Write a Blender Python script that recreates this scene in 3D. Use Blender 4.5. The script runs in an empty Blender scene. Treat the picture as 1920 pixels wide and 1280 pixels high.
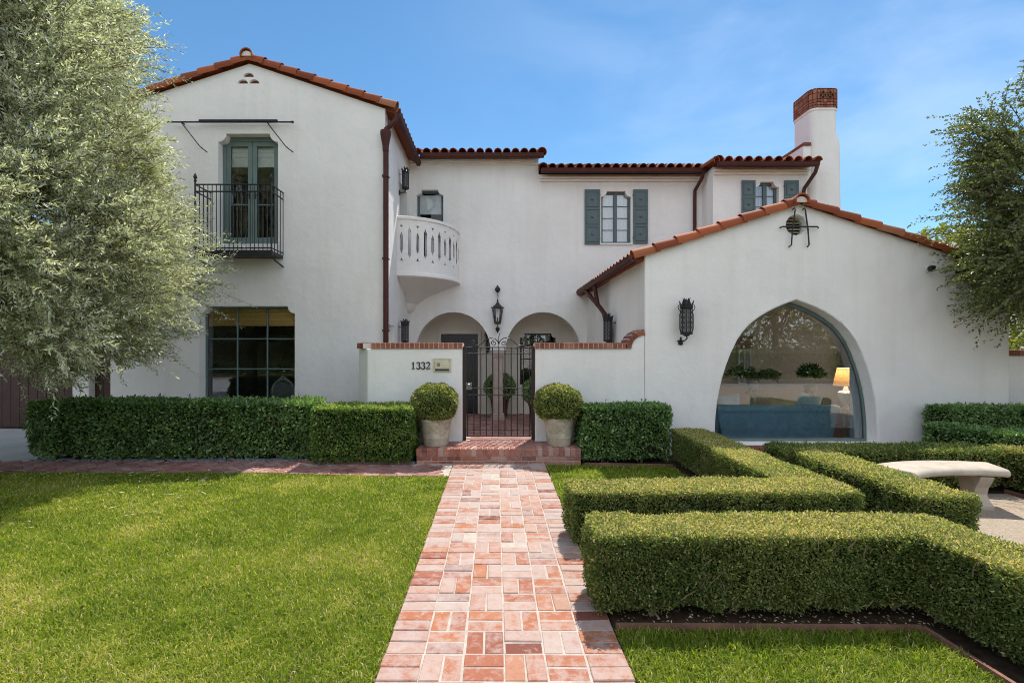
import bpy, math, random
import numpy as np
from mathutils import Vector, Matrix
from mathutils.geometry import tessellate_polygon
random.seed(7)
RNG = np.random.default_rng(11)
C = bpy.context.scene.collection
SC = bpy.context.scene
PI = math.pi

# ------------------------------------------------------------------ camera
F = 917.0            # focal length in photo pixels (photo is 1920 wide)
VX, VY, CH = 930.0, 650.0, 1.6
cd = bpy.data.cameras.new('camera')
cam = bpy.data.objects.new('camera', cd); C.objects.link(cam)
cam.location = (0, 0, CH); cam.rotation_euler = (PI/2, 0, 0)
cd.sensor_width = 36; cd.lens = F/1920*36
cd.shift_x = (960-VX)/1920; cd.shift_y = (VY-640)/1920
cd.clip_start = .05; cd.clip_end = 3000
SC.camera = cam

# ------------------------------------------------------------------ sky, sun, exposure
SUN = Vector((.22, .58, 1.0)).normalized()     # towards the sun: high, behind the house, to the right
el = math.asin(SUN.z); az = math.atan2(SUN.x, SUN.y)
CLOUD_FILL = 10.4
w = bpy.data.worlds.new('World'); SC.world = w; w.use_nodes = True
nt = w.node_tree; bg = nt.nodes['Background']
sky = nt.nodes.new('ShaderNodeTexSky'); sky.sky_type = 'NISHITA'
sky.sun_disc = False; sky.sun_elevation = el; sky.sun_rotation = az
sky.air_density = 1.0; sky.dust_density = 0; sky.ozone_density = 6.0
def wn(ty, **kw):
    nd = nt.nodes.new('ShaderNode'+ty)
    for k_, v_ in kw.items(): setattr(nd, k_, v_)
    return nd
hs = wn('HueSaturation'); hs.inputs['Saturation'].default_value = 1.08; hs.inputs['Hue'].default_value = .490; hs.inputs["Value"].default_value = 1.06
nt.links.new(sky.outputs[0], hs.inputs['Color'])
# clouds: a bright unseen bank added opposite the sun to fill the facade, thin wisps towards the right
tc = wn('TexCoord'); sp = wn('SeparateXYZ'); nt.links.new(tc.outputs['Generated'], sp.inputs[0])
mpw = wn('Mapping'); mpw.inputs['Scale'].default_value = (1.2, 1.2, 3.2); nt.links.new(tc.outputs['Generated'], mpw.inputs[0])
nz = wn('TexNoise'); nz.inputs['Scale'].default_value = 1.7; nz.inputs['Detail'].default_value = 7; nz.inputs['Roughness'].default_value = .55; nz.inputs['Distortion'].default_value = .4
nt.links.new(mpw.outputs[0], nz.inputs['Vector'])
def mrange(sock, a, b_, c, d):
    nd = wn('MapRange'); nd.interpolation_type = 'SMOOTHSTEP'
    for i_, v_ in ((1, a), (2, b_), (3, c), (4, d)): nd.inputs[i_].default_value = v_
    nt.links.new(sock, nd.inputs[0]); return nd.outputs[0]
def mth(op, a, b_):
    nd = wn('Math', operation=op)
    for i_, v_ in ((0, a), (1, b_)):
        if isinstance(v_, (int, float)): nd.inputs[i_].default_value = v_
        else: nt.links.new(v_, nd.inputs[i_])
    return nd.outputs[0]
south_fill = mth('MULTIPLY', mrange(sp.outputs[1], .05, -.45, 0, 1), mrange(nz.outputs[0], .36, .56, .25, 1))
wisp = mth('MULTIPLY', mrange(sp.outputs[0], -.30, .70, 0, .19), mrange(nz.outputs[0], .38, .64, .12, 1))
cm = mth('MAXIMUM', south_fill, wisp)
cmix = wn('Mix', data_type='RGBA'); nt.links.new(cm, cmix.inputs[0]); nt.links.new(hs.outputs[0], cmix.inputs[6]); cmix.inputs[7].default_value = (CLOUD_FILL*.925, CLOUD_FILL*.985, CLOUD_FILL*1.085, 1)
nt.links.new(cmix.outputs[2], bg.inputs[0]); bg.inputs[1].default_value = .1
ld = bpy.data.lights.new('sun', 'SUN'); ld.energy = 4.2; ld.angle = math.radians(.5); ld.color = (1, .95, .86)
sun = bpy.data.objects.new('sun', ld); C.objects.link(sun)
sun.rotation_euler = SUN.to_track_quat('Z', 'Y').to_euler(); sun.location = (10, 20, 30)
SC.view_settings.view_transform = 'Standard'; SC.view_settings.look = 'None'
SC.view_settings.gamma = 1; SC.view_settings.exposure = .55
SC.cycles.max_bounces = 8; SC.cycles.transparent_max_bounces = 12
SC.cycles.use_denoising = True; SC.cycles.denoising_prefilter = 'NONE'; SC.cycles.pixel_filter_type = 'BLACKMAN_HARRIS'; SC.cycles.filter_width = 1.0

# ------------------------------------------------------------------ helpers
def X(px, D): return (px-VX)*D/F
def Z(py, D): return CH-(py-VY)*D/F

def tag(o, label=None, cat=None, group=None, kind=None):
    if label: o['label'] = label
    if cat: o['category'] = cat
    if group: o['group'] = group
    if kind: o['kind'] = kind
    return o
WL = {}
def thing(name, label, cat, loc=(0, 0, 0), group=None, rz=0):
    o = bpy.data.objects.new(name, None); C.objects.link(o)
    o.location = loc; o.rotation_euler = (0, 0, rz); o.empty_display_size = .1
    WL[o.name] = np.array(loc, float)
    return tag(o, label, cat, group)
def copy_tree(o, parent=None):
    c = o.copy(); C.objects.link(c)
    if parent: c.parent = parent
    for ch in list(o.children): copy_tree(ch, c)
    return c

class MB:
    def __init__(s): s.v = []; s.f = []; s.m = []; s.r = []
    def add(s, vs, fs, r=.5, m=0):
        b = len(s.v); s.v.extend([tuple(p) for p in vs])
        for f in fs: s.f.append([i+b for i in f]); s.m.append(m); s.r.append(r)
    def box(s, x0, x1, y0, y1, z0, z1, r=.5, m=0):
        s.add([(x0,y0,z0),(x1,y0,z0),(x1,y1,z0),(x0,y1,z0),(x0,y0,z1),(x1,y0,z1),(x1,y1,z1),(x0,y1,z1)],
              [(3,2,1,0),(4,5,6,7),(0,1,5,4),(1,2,6,5),(2,3,7,6),(3,0,4,7)], r, m)
        return s
    def obox(s, c, ux, uy, uz, r=.5, m=0, ch=0):
        """oriented box, half-axis vectors; ch = chamfer on the +uz face"""
        c, ux, uy, uz = map(Vector, (c, ux, uy, uz))
        if not ch:
            vs = [c+a*ux+b*uy+d*uz for d in (-1,1) for a,b in ((-1,-1),(1,-1),(1,1),(-1,1))]
            s.add(vs, [(3,2,1,0),(4,5,6,7),(0,1,5,4),(1,2,6,5),(2,3,7,6),(3,0,4,7)], r, m)
        else:
            kx = 1-ch/ux.length; ky = 1-ch/uy.length; kz = 1-ch/uz.length
            cs = ((-1,-1),(1,-1),(1,1),(-1,1))
            vs = [c+a*ux+b*uy-uz for a,b in cs]+[c+a*ux+b*uy+kz*uz for a,b in cs]+[c+a*kx*ux+b*ky*uy+uz for a,b in cs]
            fs = [(8,9,10,11)]
            for i in range(4):
                j = (i+1)%4; fs += [(i,j,j+4,i+4),(i+4,j+4,j+8,i+8)]
            s.add(vs, fs, r, m)
        return s
    def tube(s, pts, rad, n=6, m=0, r=.5, cap=True, flat=None):
        pts = [Vector(p) for p in pts]; k = len(pts)
        rs = rad if isinstance(rad, (list, tuple)) else [rad]*k
        t = (pts[1]-pts[0]).normalized()
        u = t.orthogonal().normalized(); vs = []
        for i, p in enumerate(pts):
            if i == 0: tn = pts[1]-pts[0]
            elif i == k-1: tn = pts[-1]-pts[-2]
            else: tn = pts[i+1]-pts[i-1]
            tn = tn.normalized() if tn.length > 1e-9 else t
            u = (u-tn*u.dot(tn)); u = u.normalized() if u.length > 1e-6 else tn.orthogonal().normalized()
            w_ = tn.cross(u); t = tn
            for j in range(n):
                a = 2*PI*j/n; vs.append(p+(u*math.cos(a)+w_*math.sin(a))*rs[i])
        fs = [(i*n+j, i*n+(j+1)%n, (i+1)*n+(j+1)%n, (i+1)*n+j) for i in range(k-1) for j in range(n)]
        if cap: fs += [tuple(range(n-1,-1,-1)), tuple(range((k-1)*n, k*n))]
        s.add(vs, fs, r, m); return s
    def lathe(s, prof, c=(0,0,0), n=24, m=0, r=.5, axis='z', ph=0):
        vs = []
        for (rr, h) in prof:
            for j in range(n):
                a = 2*PI*j/n+ph; x, y = rr*math.cos(a), rr*math.sin(a)
                p = (x, y, h) if axis == 'z' else (x, h, y) if axis == 'y' else (h, x, y)
                vs.append((c[0]+p[0], c[1]+p[1], c[2]+p[2]))
        k = len(prof)
        fs = [(i*n+j, i*n+(j+1)%n, (i+1)*n+(j+1)%n, (i+1)*n+j) for i in range(k-1) for j in range(n)]
        fs += [tuple(range(n-1,-1,-1)), tuple(range((k-1)*n, k*n))]
        s.add(vs, fs, r, m); return s
    def plate(s, outer, holes, mp, d0, d1, m=0, r=.5):
        """flat slab with holes; outline in 2D, mp(u, v, d) -> 3D"""
        loops = [outer]+list(holes)
        tri = tessellate_polygon([[Vector((p[0], p[1], 0)) for p in lp] for lp in loops])
        flat = [p for lp in loops for p in lp]; n = len(flat)
        vs = [mp(p[0], p[1], d0) for p in flat]+[mp(p[0], p[1], d1) for p in flat]
        fs = []
        for t in tri:
            a, b, c_ = (flat[i] for i in t)
            if abs((b[0]-a[0])*(c_[1]-a[1])-(b[1]-a[1])*(c_[0]-a[0])) < 1e-9: continue
            fs.append(tuple(t)); fs.append(tuple(i+n for i in reversed(t)))
        b = 0
        for lp in loops:
            k = len(lp)
            for i in range(k): fs.append((b+i, b+(i+1)%k, b+(i+1)%k+n, b+i+n))
            b += k
        s.add(vs, fs, r, m); return s
    def build(s, name, mat, parent=None, smooth=False, bevel=0, seg=2, recalc=True):
        me = bpy.data.meshes.new(name)
        off = WL.get(parent.name, np.zeros(3)) if parent else np.zeros(3)
        vs = np.array(s.v, float)-off
        me.from_pydata(vs.tolist(), [], s.f)
        for mm in (mat if isinstance(mat, (list, tuple)) else [mat]): me.materials.append(mm)
        me.polygons.foreach_set('material_index', s.m)
        a = me.attributes.new('rnd', 'FLOAT', 'FACE'); a.data.foreach_set('value', s.r)
        if recalc:
            import bmesh
            bm = bmesh.new(); bm.from_mesh(me); bmesh.ops.recalc_face_normals(bm, faces=bm.faces); bm.to_mesh(me); bm.free()
        if smooth: me.polygons.foreach_set('use_smooth', [True]*len(me.polygons))
        me.update()
        o = bpy.data.objects.new(name, me); C.objects.link(o)
        if parent: o.parent = parent; WL[o.name] = off
        else: WL[o.name] = np.zeros(3)
        if bevel:
            b = o.modifiers.new('soft_edge', 'BEVEL'); b.width = bevel; b.segments = seg; b.limit_method = 'ANGLE'; b.angle_limit = math.radians(50)
        if smooth and smooth != 2:
            try: me.set_sharp_from_angle(angle=math.radians(40))
            except Exception: pass
        return o

def fast_mesh(name, V, tris, rnd, mat, parent=None):
    """big triangle mesh from numpy; rnd per face"""
    off = WL.get(parent.name, np.zeros(3)) if parent else np.zeros(3)
    me = bpy.data.meshes.new(name); V = np.asarray(V)-off
    me.vertices.add(len(V)); me.vertices.foreach_set('co', V.astype(np.float32).ravel())
    n = len(tris); me.loops.add(n*3); me.loops.foreach_set('vertex_index', tris.astype(np.int32).ravel())
    me.polygons.add(n); me.polygons.foreach_set('loop_start', np.arange(0, n*3, 3, dtype=np.int32))
    a = me.attributes.new('rnd', 'FLOAT', 'FACE'); a.data.foreach_set('value', rnd.astype(np.float32))
    me.materials.append(mat); me.update(calc_edges=True)
    o = bpy.data.objects.new(name, me); C.objects.link(o)
    if parent: o.parent = parent; WL[o.name] = off
    return o

def unit(a): return a/np.maximum(np.linalg.norm(a, axis=1, keepdims=True), 1e-9)
def leaf_arrays(P, D, N, L, Wd, fold=.25, curl=.0):
    """folded diamond leaves: base P, direction D, normal N"""
    D = unit(D); S = unit(np.cross(D, N)); N = unit(np.cross(S, D)); n = len(P)
    L = L[:, None]; Wd = Wd[:, None]
    mid = P+D*L*.45
    V = np.empty((n, 4, 3))
    V[:, 0] = P; V[:, 1] = mid+S*Wd*.5+N*Wd*fold; V[:, 2] = P+D*L-N*L*curl; V[:, 3] = mid-S*Wd*.5+N*Wd*fold
    b = np.arange(n)[:, None]*4
    T = np.concatenate([b+np.array([[0, 1, 2]]), b+np.array([[0, 2, 3]])], 1).reshape(-1, 3)
    return V.reshape(-1, 3), T
def vnoise(P, s, seed=0):
    """value noise in [0,1]"""
    Q = np.asarray(P)*s+seed*17.31; I = np.floor(Q).astype(np.int64); f = Q-I; f = f*f*(3-2*f)
    def h(i, j, k):
        n = (i*374761393+j*668265263+k*2147483647+seed*974634777) & 0xffffffff
        n = ((n ^ (n >> 13))*1274126177) & 0xffffffff
        return ((n ^ (n >> 16)) & 0xffff)/65535.0
    out = 0
    for a in (0, 1):
        for b in (0, 1):
            for c in (0, 1):
                wgt = (f[:, 0] if a else 1-f[:, 0])*(f[:, 1] if b else 1-f[:, 1])*(f[:, 2] if c else 1-f[:, 2])
                out = out+wgt*h(I[:, 0]+a, I[:, 1]+b, I[:, 2]+c)
    return out

# ------------------------------------------------------------------ materials
class NT:
    def __init__(s, name):
        s.m = bpy.data.materials.new(name); s.m.use_nodes = True; s.t = s.m.node_tree
        s.p = s.t.nodes['Principled BSDF']; s.out = s.t.nodes['Material Output']
    def n(s, ty, **kw):
        nd = s.t.nodes.new('ShaderNode'+ty)
        for k, v in kw.items(): setattr(nd, k, v)
        return nd
    def l(s, a, b): s.t.links.new(a, b)
    def co(s): return s.n('TexCoord').outputs['Object']
    def noise(s, scale, detail=4, rough=.6, co=None, dist=0):
        nd = s.n('TexNoise'); nd.inputs['Scale'].default_value = scale; nd.inputs['Detail'].default_value = detail
        nd.inputs['Roughness'].default_value = rough; nd.inputs['Distortion'].default_value = dist
        s.l(co or s.co(), nd.inputs['Vector']); return nd.outputs['Fac']
    def ramp(s, fac, stops, interp='LINEAR'):
        nd = s.n('ValToRGB'); r = nd.color_ramp; r.interpolation = interp
        while len(r.elements) < len(stops): r.elements.new(.5)
        for e, (p, c) in zip(r.elements, stops): e.position = p; e.color = (c[0], c[1], c[2], 1) if hasattr(c, '__len__') else (c, c, c, 1)
        s.l(fac, nd.inputs[0]); return nd.outputs[0]
    def mix(s, fac, a, b, mode='MIX'):
        nd = s.n('Mix', data_type='RGBA', blend_type=mode)
        for sock, v in ((nd.inputs[0], fac), (nd.inputs[6], a), (nd.inputs[7], b)):
            if isinstance(v, (int, float)): sock.default_value = v
            elif isinstance(v, tuple): sock.default_value = (*v, 1)
            else: s.l(v, sock)
        return nd.outputs[2]
    def attr(s): nd = s.n('Attribute'); nd.attribute_name = 'rnd'; return nd.outputs['Fac']
    def bump(s, h, strength=.3, dist=.01):
        nd = s.n('Bump'); nd.inputs['Strength'].default_value = strength; nd.inputs['Distance'].default_value = dist
        s.l(h, nd.inputs['Height']); s.l(nd.outputs[0], s.p.inputs['Normal']); return nd.outputs[0]
    def col(s, c, rough=.7, spec=.3, metal=0):
        if isinstance(c, tuple): s.p.inputs['Base Color'].default_value = (*c, 1)
        else: s.l(c, s.p.inputs['Base Color'])
        s.p.inputs['Roughness'].default_value = rough; s.p.inputs['Specular IOR Level'].default_value = spec
        s.p.inputs['Metallic'].default_value = metal; return s
def simple(name, c, rough=.6, spec=.4, var=.15, sc=8, bump=.15, bsc=60, metal=0):
    k = NT(name); lo = tuple(x*(1-var) for x in c); hi = tuple(min(1, x*(1+var)) for x in c)
    k.col(k.ramp(k.noise(sc), [(.3, lo), (.7, hi)]), rough, spec, metal)
    if bump: k.bump(k.noise(bsc, 3), bump, .004)
    return k.m
def leafmat(name, stops, trans=.35, tcol=1.3, rough=.5, spec=.3):
    k = NT(name); c = k.ramp(k.attr(), stops); k.col(c, rough, spec)
    tr = k.n('BsdfTranslucent'); k.l(k.mix(1.0, c, (tcol*1.0, tcol*1.05, tcol*.55), 'MULTIPLY'), tr.inputs[0])
    mx = k.n('MixShader'); mx.inputs[0].default_value = trans
    k.l(k.p.outputs[0], mx.inputs[1]); k.l(tr.outputs[0], mx.inputs[2]); k.l(mx.outputs[0], k.out.inputs[0]); return k.m
def m_stucco(name='white_stucco', base=(.84, .815, .775)):
    k = NT(name)
    a = k.noise(.7, 5, .6); b = k.noise(5, 4)
    mp = k.n('Mapping'); mp.inputs['Scale'].default_value = (3.5, 3.5, .25); k.l(k.co(), mp.inputs[0])
    st = k.noise(1.0, 5, .65, mp.outputs[0])
    c = k.ramp(a, [(.3, tuple(x*.90 for x in base)), (.6, base)])
    c = k.mix(k.ramp(b, [(.35, 0), (.75, .22)]), c, tuple(x*.9 for x in base))
    c = k.mix(k.ramp(st, [(.48, 0), (.8, .45)]), c, (base[0]*.82, base[1]*.80, base[2]*.75))
    k.col(c, .9, .15)
    big = k.noise(4.5, 5, .55); fine = k.noise(55, 4, .6)
    ad = k.n('Math', operation='MULTIPLY_ADD'); k.l(big, ad.inputs[0]); ad.inputs[1].default_value = 6; k.l(fine, ad.inputs[2])
    k.bump(ad.outputs[0], .45, .006); return k.m
def m_brick(name='old_brick', stops=None, eff=.5, esc=7, bump=.5, wear=False):
    k = NT(name)
    stops = stops or [(0, (.16, .045, .03)), (.25, (.33, .10, .06)), (.5, (.42, .15, .095)), (.75, (.47, .19, .10)), (.9, (.45, .25, .19)), (1, (.48, .35, .30))]
    c = k.ramp(k.attr(), stops)
    n1 = k.noise(esc, 8, .75, dist=.35); n2 = k.noise(40, 4, .7); n3 = k.noise(1.3, 4, .6)
    c = k.mix(k.ramp(n2, [(.4, 0), (.75, .35)]), c, k.mix(1, c, (.6, .5, .46), 'MULTIPLY'))
    ad2 = k.n('Math', operation='MULTIPLY_ADD'); k.l(n3, ad2.inputs[0]); ad2.inputs[1].default_value = .35; k.l(n1, ad2.inputs[2])
    fac = ad2.outputs[0]
    if wear:                          # the trodden stretch nearer the step is more bleached
        sp_ = k.n('SeparateXYZ'); k.l(k.co(), sp_.inputs[0]); mr = k.n('MapRange'); k.l(sp_.outputs[1], mr.inputs[0])
        for i_, v_ in ((1, 2.2), (2, 5.0), (3, -.06), (4, .06)): mr.inputs[i_].default_value = v_
        a3 = k.n('Math', operation='ADD'); k.l(fac, a3.inputs[0]); k.l(mr.outputs[0], a3.inputs[1]); fac = a3.outputs[0]
        fr_ = k.n('Math', operation='FRACT'); m7 = k.n('Math', operation='MULTIPLY'); k.l(k.attr(), m7.inputs[0]); m7.inputs[1].default_value = 37.7; k.l(m7.outputs[0], fr_.inputs[0])
        a4 = k.n('Math', operation='MULTIPLY_ADD'); k.l(fr_.outputs[0], a4.inputs[0]); a4.inputs[1].default_value = .30; k.l(fac, a4.inputs[2]); fac = a4.outputs[0]
        pit = k.noise(75, 3, .6); c = k.mix(k.ramp(pit, [(.62, 0), (.72, .5)]), c, (.12, .05, .035))
    c = k.mix(k.ramp(fac, [(.66 if wear else .57, 0), (.80 if wear else .70, eff*.6), (1.0 if wear else .85, eff)]), c, (.44, .365, .33) if wear else (.5, .41, .36))
    k.col(c, .85, .2); k.bump(n2, bump, .004); return k.m
def m_glass(name='window_glass', mul=1.9, add=.02):
    k = NT(name); gl = k.n('BsdfGlossy'); gl.inputs['Roughness'].default_value = .0; gl.inputs[0].default_value = (.95, .97, 1, 1)
    tr = k.n('BsdfTransparent'); tr.inputs[0].default_value = (.96, .975, .975, 1)
    fr = k.n('Fresnel'); fr.inputs[0].default_value = 1.5
    mm = k.n('Math', operation='MULTIPLY_ADD'); mm.inputs[1].default_value = mul; mm.inputs[2].default_value = add; k.l(fr.outputs[0], mm.inputs[0])
    mx = k.n('MixShader'); k.l(mm.outputs[0], mx.inputs[0]); k.l(tr.outputs[0], mx.inputs[1]); k.l(gl.outputs[0], mx.inputs[2])
    k.l(mx.outputs[0], k.out.inputs[0]); return k.m

STUCCO = m_stucco(); STUCCO2 = m_stucco('cream_stucco', (.84, .78, .68))
GLASS = m_glass(); GLASS_DOOR = m_glass('door_glass', 1.0, 0); GLASS_CLEAR = m_glass('clear_glass', .55, 0)
BRICK = m_brick(stops=[(0, (.20, .07, .05)), (.2, (.31, .105, .065)), (.5, (.37, .14, .08)), (.72, (.40, .15, .07)), (.9, (.42, .22, .15)), (1, (.42, .29, .24))], eff=.85, esc=15, wear=True)
BRICK_STEP = m_brick('step_brick', [(0, (.15, .045, .035)), (.4, (.33, .10, .065)), (.75, (.42, .17, .11)), (1, (.46, .27, .22))], .3, 10)
BRICK_RED = m_brick('red_cap_brick', [(0, (.17, .05, .03)), (.5, (.28, .085, .045)), (1, (.38, .15, .09))], .15, 9)
BRICK_SHADE = m_brick('shaded_brick', [(0, (.19, .07, .06)), (.5, (.30, .12, .10)), (1, (.40, .22, .18))], .35, 6)  # bluer, duller brick copy with shade put into its colour
TILE = None
def m_tile():
    k = NT('terracotta_tile')
    c = k.ramp(k.attr(), [(0, (.17, .04, .018)), (.4, (.28, .07, .027)), (.8, (.38, .105, .038)), (1, (.34, .14, .075))])
    n = k.noise(6, 6, .65); c = k.mix(k.ramp(n, [(.5, 0), (.8, .4)]), c, (.13, .075, .05))
    k.col(c, .75, .25); k.bump(k.noise(30, 4), .25, .004); return k.m
TILE = m_tile()
MORTAR = simple('pale_mortar', (.45, .385, .33), .95, .1, .18, 14, .5, 80)
MORTAR_W = simple('white_mortar', (.66, .60, .53), .95, .1, .1, 14, .4, 80)
IRON = simple('black_iron', (.014, .014, .016), .5, .5, .3, 12, .2, 90)
GUTTER = simple('brown_metal', (.070, .022, .017), .6, .25, .15, 3, .05)
GREEN = simple('grey_green_paint', (.085, .125, .128), .45, .4, .08, 5, .05)
GREENL = simple('pale_green_paint', (.13, .185, .175), .45, .4, .08, 5, .05)
BLACKDOOR = simple('black_paint', (.018, .018, .022), .35, .5, .1, 5, .05)
SOIL = simple('dark_soil', (.055, .036, .022), .95, .1, .5, 18, 1, 45)
CONC = simple('grey_concrete', (.42, .42, .41), .9, .2, .12, 2.2, .3, 60)
STONE = simple('pale_cast_stone', (.44, .38, .31), .85, .2, .18, 6, .4, 35)
POTSTONE = None
def m_pot():
    k = NT('weathered_pot_stone'); n = k.noise(5, 7, .7); n2 = k.noise(22, 5, .7)
    c = k.ramp(n, [(.3, (.24, .205, .15)), (.5, (.46, .40, .31)), (.72, (.62, .57, .47))])
    c = k.mix(k.ramp(n2, [(.45, 0), (.8, .6)]), c, (.26, .22, .16)); k.col(c, .9, .15); k.bump(n2, .5, .005); return k.m
POTSTONE = m_pot()
MAROON = simple('maroon_glaze', (.10, .02, .018), .3, .5, .2, 6, .05)
PINKSTONE = simple('pinkish_column_stone', (.42, .33, .28), .85, .2, .12, 7, .3, 40)
WOODBROWN = simple('dark_brown_wood', (.065, .032, .026), .55, .3, .25, 5, .2)
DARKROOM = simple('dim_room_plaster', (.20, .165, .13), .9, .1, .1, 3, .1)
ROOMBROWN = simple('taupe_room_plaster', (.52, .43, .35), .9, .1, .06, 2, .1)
FLOORWOOD = simple('dark_floorboards', (.10, .055, .03), .4, .4, .3, 6, .1)
WHITEFAB = simple('white_linen', (.75, .76, .74), .9, .1, .06, 20, .2, 200)
SOFABLUE = simple('blue_velvet', (.24, .43, .53), .85, .2, .15, 9, .2, 150)
PALEBLUE = simple('pale_blue_silk', (.42, .55, .62), .7, .2, .1, 12, .2, 120)
BRASS = simple('pale_brass', (.62, .56, .40), .4, .5, .12, 12, .1, 60, .25)
STEEL = simple('brushed_steel', (.22, .21, .20), .4, .5, .1, 12, .1, 60, .8)
BARK = simple('grey_bark', (.20, .16, .12), .9, .1, .35, 12, 1, 40)
TWIG = simple('tan_twig', (.30, .22, .14), .9, .1, .3, 20, .6, 60)
BOARD = simple('weathered_edging', (.20, .10, .07), .85, .2, .3, 6, .4)
PEBBLE = simple('slate_pebble', (.13, .135, .15), .6, .4, .4, 9, .2)
GLASSFROST = simple('dim_lantern_glass', (.30, .30, .29), .25, .5, .1, 8, .05)
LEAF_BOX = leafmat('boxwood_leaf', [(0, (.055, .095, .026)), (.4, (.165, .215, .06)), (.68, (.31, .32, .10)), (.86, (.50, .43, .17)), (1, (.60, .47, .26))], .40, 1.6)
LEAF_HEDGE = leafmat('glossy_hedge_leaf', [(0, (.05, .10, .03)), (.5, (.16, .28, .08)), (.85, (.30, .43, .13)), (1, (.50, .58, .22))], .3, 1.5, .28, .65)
LEAF_MID = leafmat('mid_green_leaf', [(0, (.05, .10, .02)), (.5, (.17, .26, .06)), (.85, (.34, .40, .10)), (1, (.60, .58, .2))], .35, 1.5)
LEAF_OLIVE = leafmat('olive_leaf', [(0, (.075, .095, .04)), (.25, (.19, .215, .11)), (.45, (.43, .44, .33)), (.8, (.78, .775, .68)), (.97, (.62, .62, .40)), (1, (.55, .55, .12))], .36, 1.55, .36, .6)
LEAF_TREE = leafmat('small_tree_leaf', [(0, (.035, .05, .017)), (.45, (.12, .15, .045)), (.8, (.28, .31, .12)), (1, (.55, .50, .16))], .28, 1.5, .4, .5)
LEAF_LIME = leafmat('lime_leaf', [(0, (.12, .15, .02)), (.6, (.26, .28, .04)), (1, (.40, .38, .06))], .35, 1.3)
GRASSM = leafmat('grass_blade', [(0, (.08, .135, .012)), (.4, (.21, .285, .024)), (.7, (.33, .36, .045)), (.88, (.46, .41, .12)), (1, (.60, .50, .26))], .45, 1.5, .55, .25)
INNER = simple('inner_shade', (.022, .028, .012), .95, .05, .5, 25, 1, 60)  # dark core: inner twigs with the shade among them painted in
FERN = leafmat('fern_leaf', [(0, (.02, .05, .015)), (1, (.08, .14, .04))], .25)

# ================================================================== THE SETTING
def slab(name, x0, x1, y0, y1, z0, z1, mat):
    return tag(MB().box(x0, x1, y0, y1, z0, z1).build(name, mat), kind='structure')
FL = -.24                                  # courtyard level
def m_ground():
    k = NT('dry_ground'); c = k.ramp(k.noise(.4, 6), [(.3, (.07, .085, .03)), (.7, (.16, .14, .07))]); k.col(c, .95, .1); return k.m
tag(MB().add([(-900,-900,-.36),(900,-900,-.36),(900,1500,-.36),(-900,1500,-.36)], [(0,1,2,3)]) or None) if False else None
g = MB(); g.add([(-900,-900,-.36),(900,-900,-.36),(900,1500,-.36),(-900,1500,-.36)], [(0,1,2,3)])
tag(g.build('ground', m_ground()), kind='structure')
def m_lawn():
    k = NT('lawn_thatch'); c = k.ramp(k.noise(1.6, 6), [(.3, (.10, .12, .025)), (.7, (.20, .17, .07))]); k.col(c, .95, .1); k.bump(k.noise(60), 1, .02); return k.m
LAWN = m_lawn()
yard = MB()
yard.box(-7.3, -.585, -4.5, 6.25, -.35, -.012); yard.box(.675, 2.4, -4.5, 2.80, -.35, -.012); yard.box(.675, 2.35, 4.2, 6.66, -.35, -.012)
tag(yard.build('lawn', LAWN), kind='structure')
def m_gravel():
    k = NT('decomposed_granite'); n = k.noise(70, 5, .75); n2 = k.noise(2.5, 5)
    c = k.ramp(n, [(.3, (.20, .15, .11)), (.5, (.36, .29, .22)), (.7, (.48, .41, .33))])
    c = k.mix(k.ramp(n2, [(.45, 0), (.7, .45)]), c, (.33, .25, .17)); k.col(c, .95, .1); k.bump(n, .8, .008); return k.m
sb = MB()
sb.box(-6.5, -.585, 6.95, 9.7, -.35, -.02); sb.box(.675, 12, 2.80, 4.2, -.35, -.016); sb.box(2.35, 3.0, 4.2, 7.3, -.35, -.016); sb.box(1.17, 2.35, 6.66, 7.3, -.35, -.02)
sb.box(2.4, 3.3, -4.5, 2.80, -.35, -.016); sb.box(3.0, 12, 5.35, 7.35, -.35, -.02)
tag(sb.build('soil', SOIL), kind='structure')
tag(MB().box(3.0, 5.6, 2.6, 5.35, -.3, -.008).box(3.3, 14, -4.5, 2.6, -.3, -.008).box(5.6, 14, 2.6, 5.35, -.3, -.012).build('gravel', m_gravel()), kind='structure')
dr = MB()
dr.box(-14, -6.52, 6.9, 9.75, -.35, -.03); dr.box(-14, -7.32, -4.5, 6.89, -.35, -.03)
tag(dr.build('driveway', CONC), kind='structure')
slab('sidewalk', -30, 30, -6.2, -4.52, -.35, -.01, simple('worn_sidewalk', (.26, .25, .23), .9, .2))
slab('road', -60, 60, -10, -6.25, -.35, -.13, simple('asphalt', (.055, .055, .055), .9, .2, .2, 3, .4, 70))
slab('verge', -60, 60, -30, -10.05, -.35, -.03, LAWN)

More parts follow.
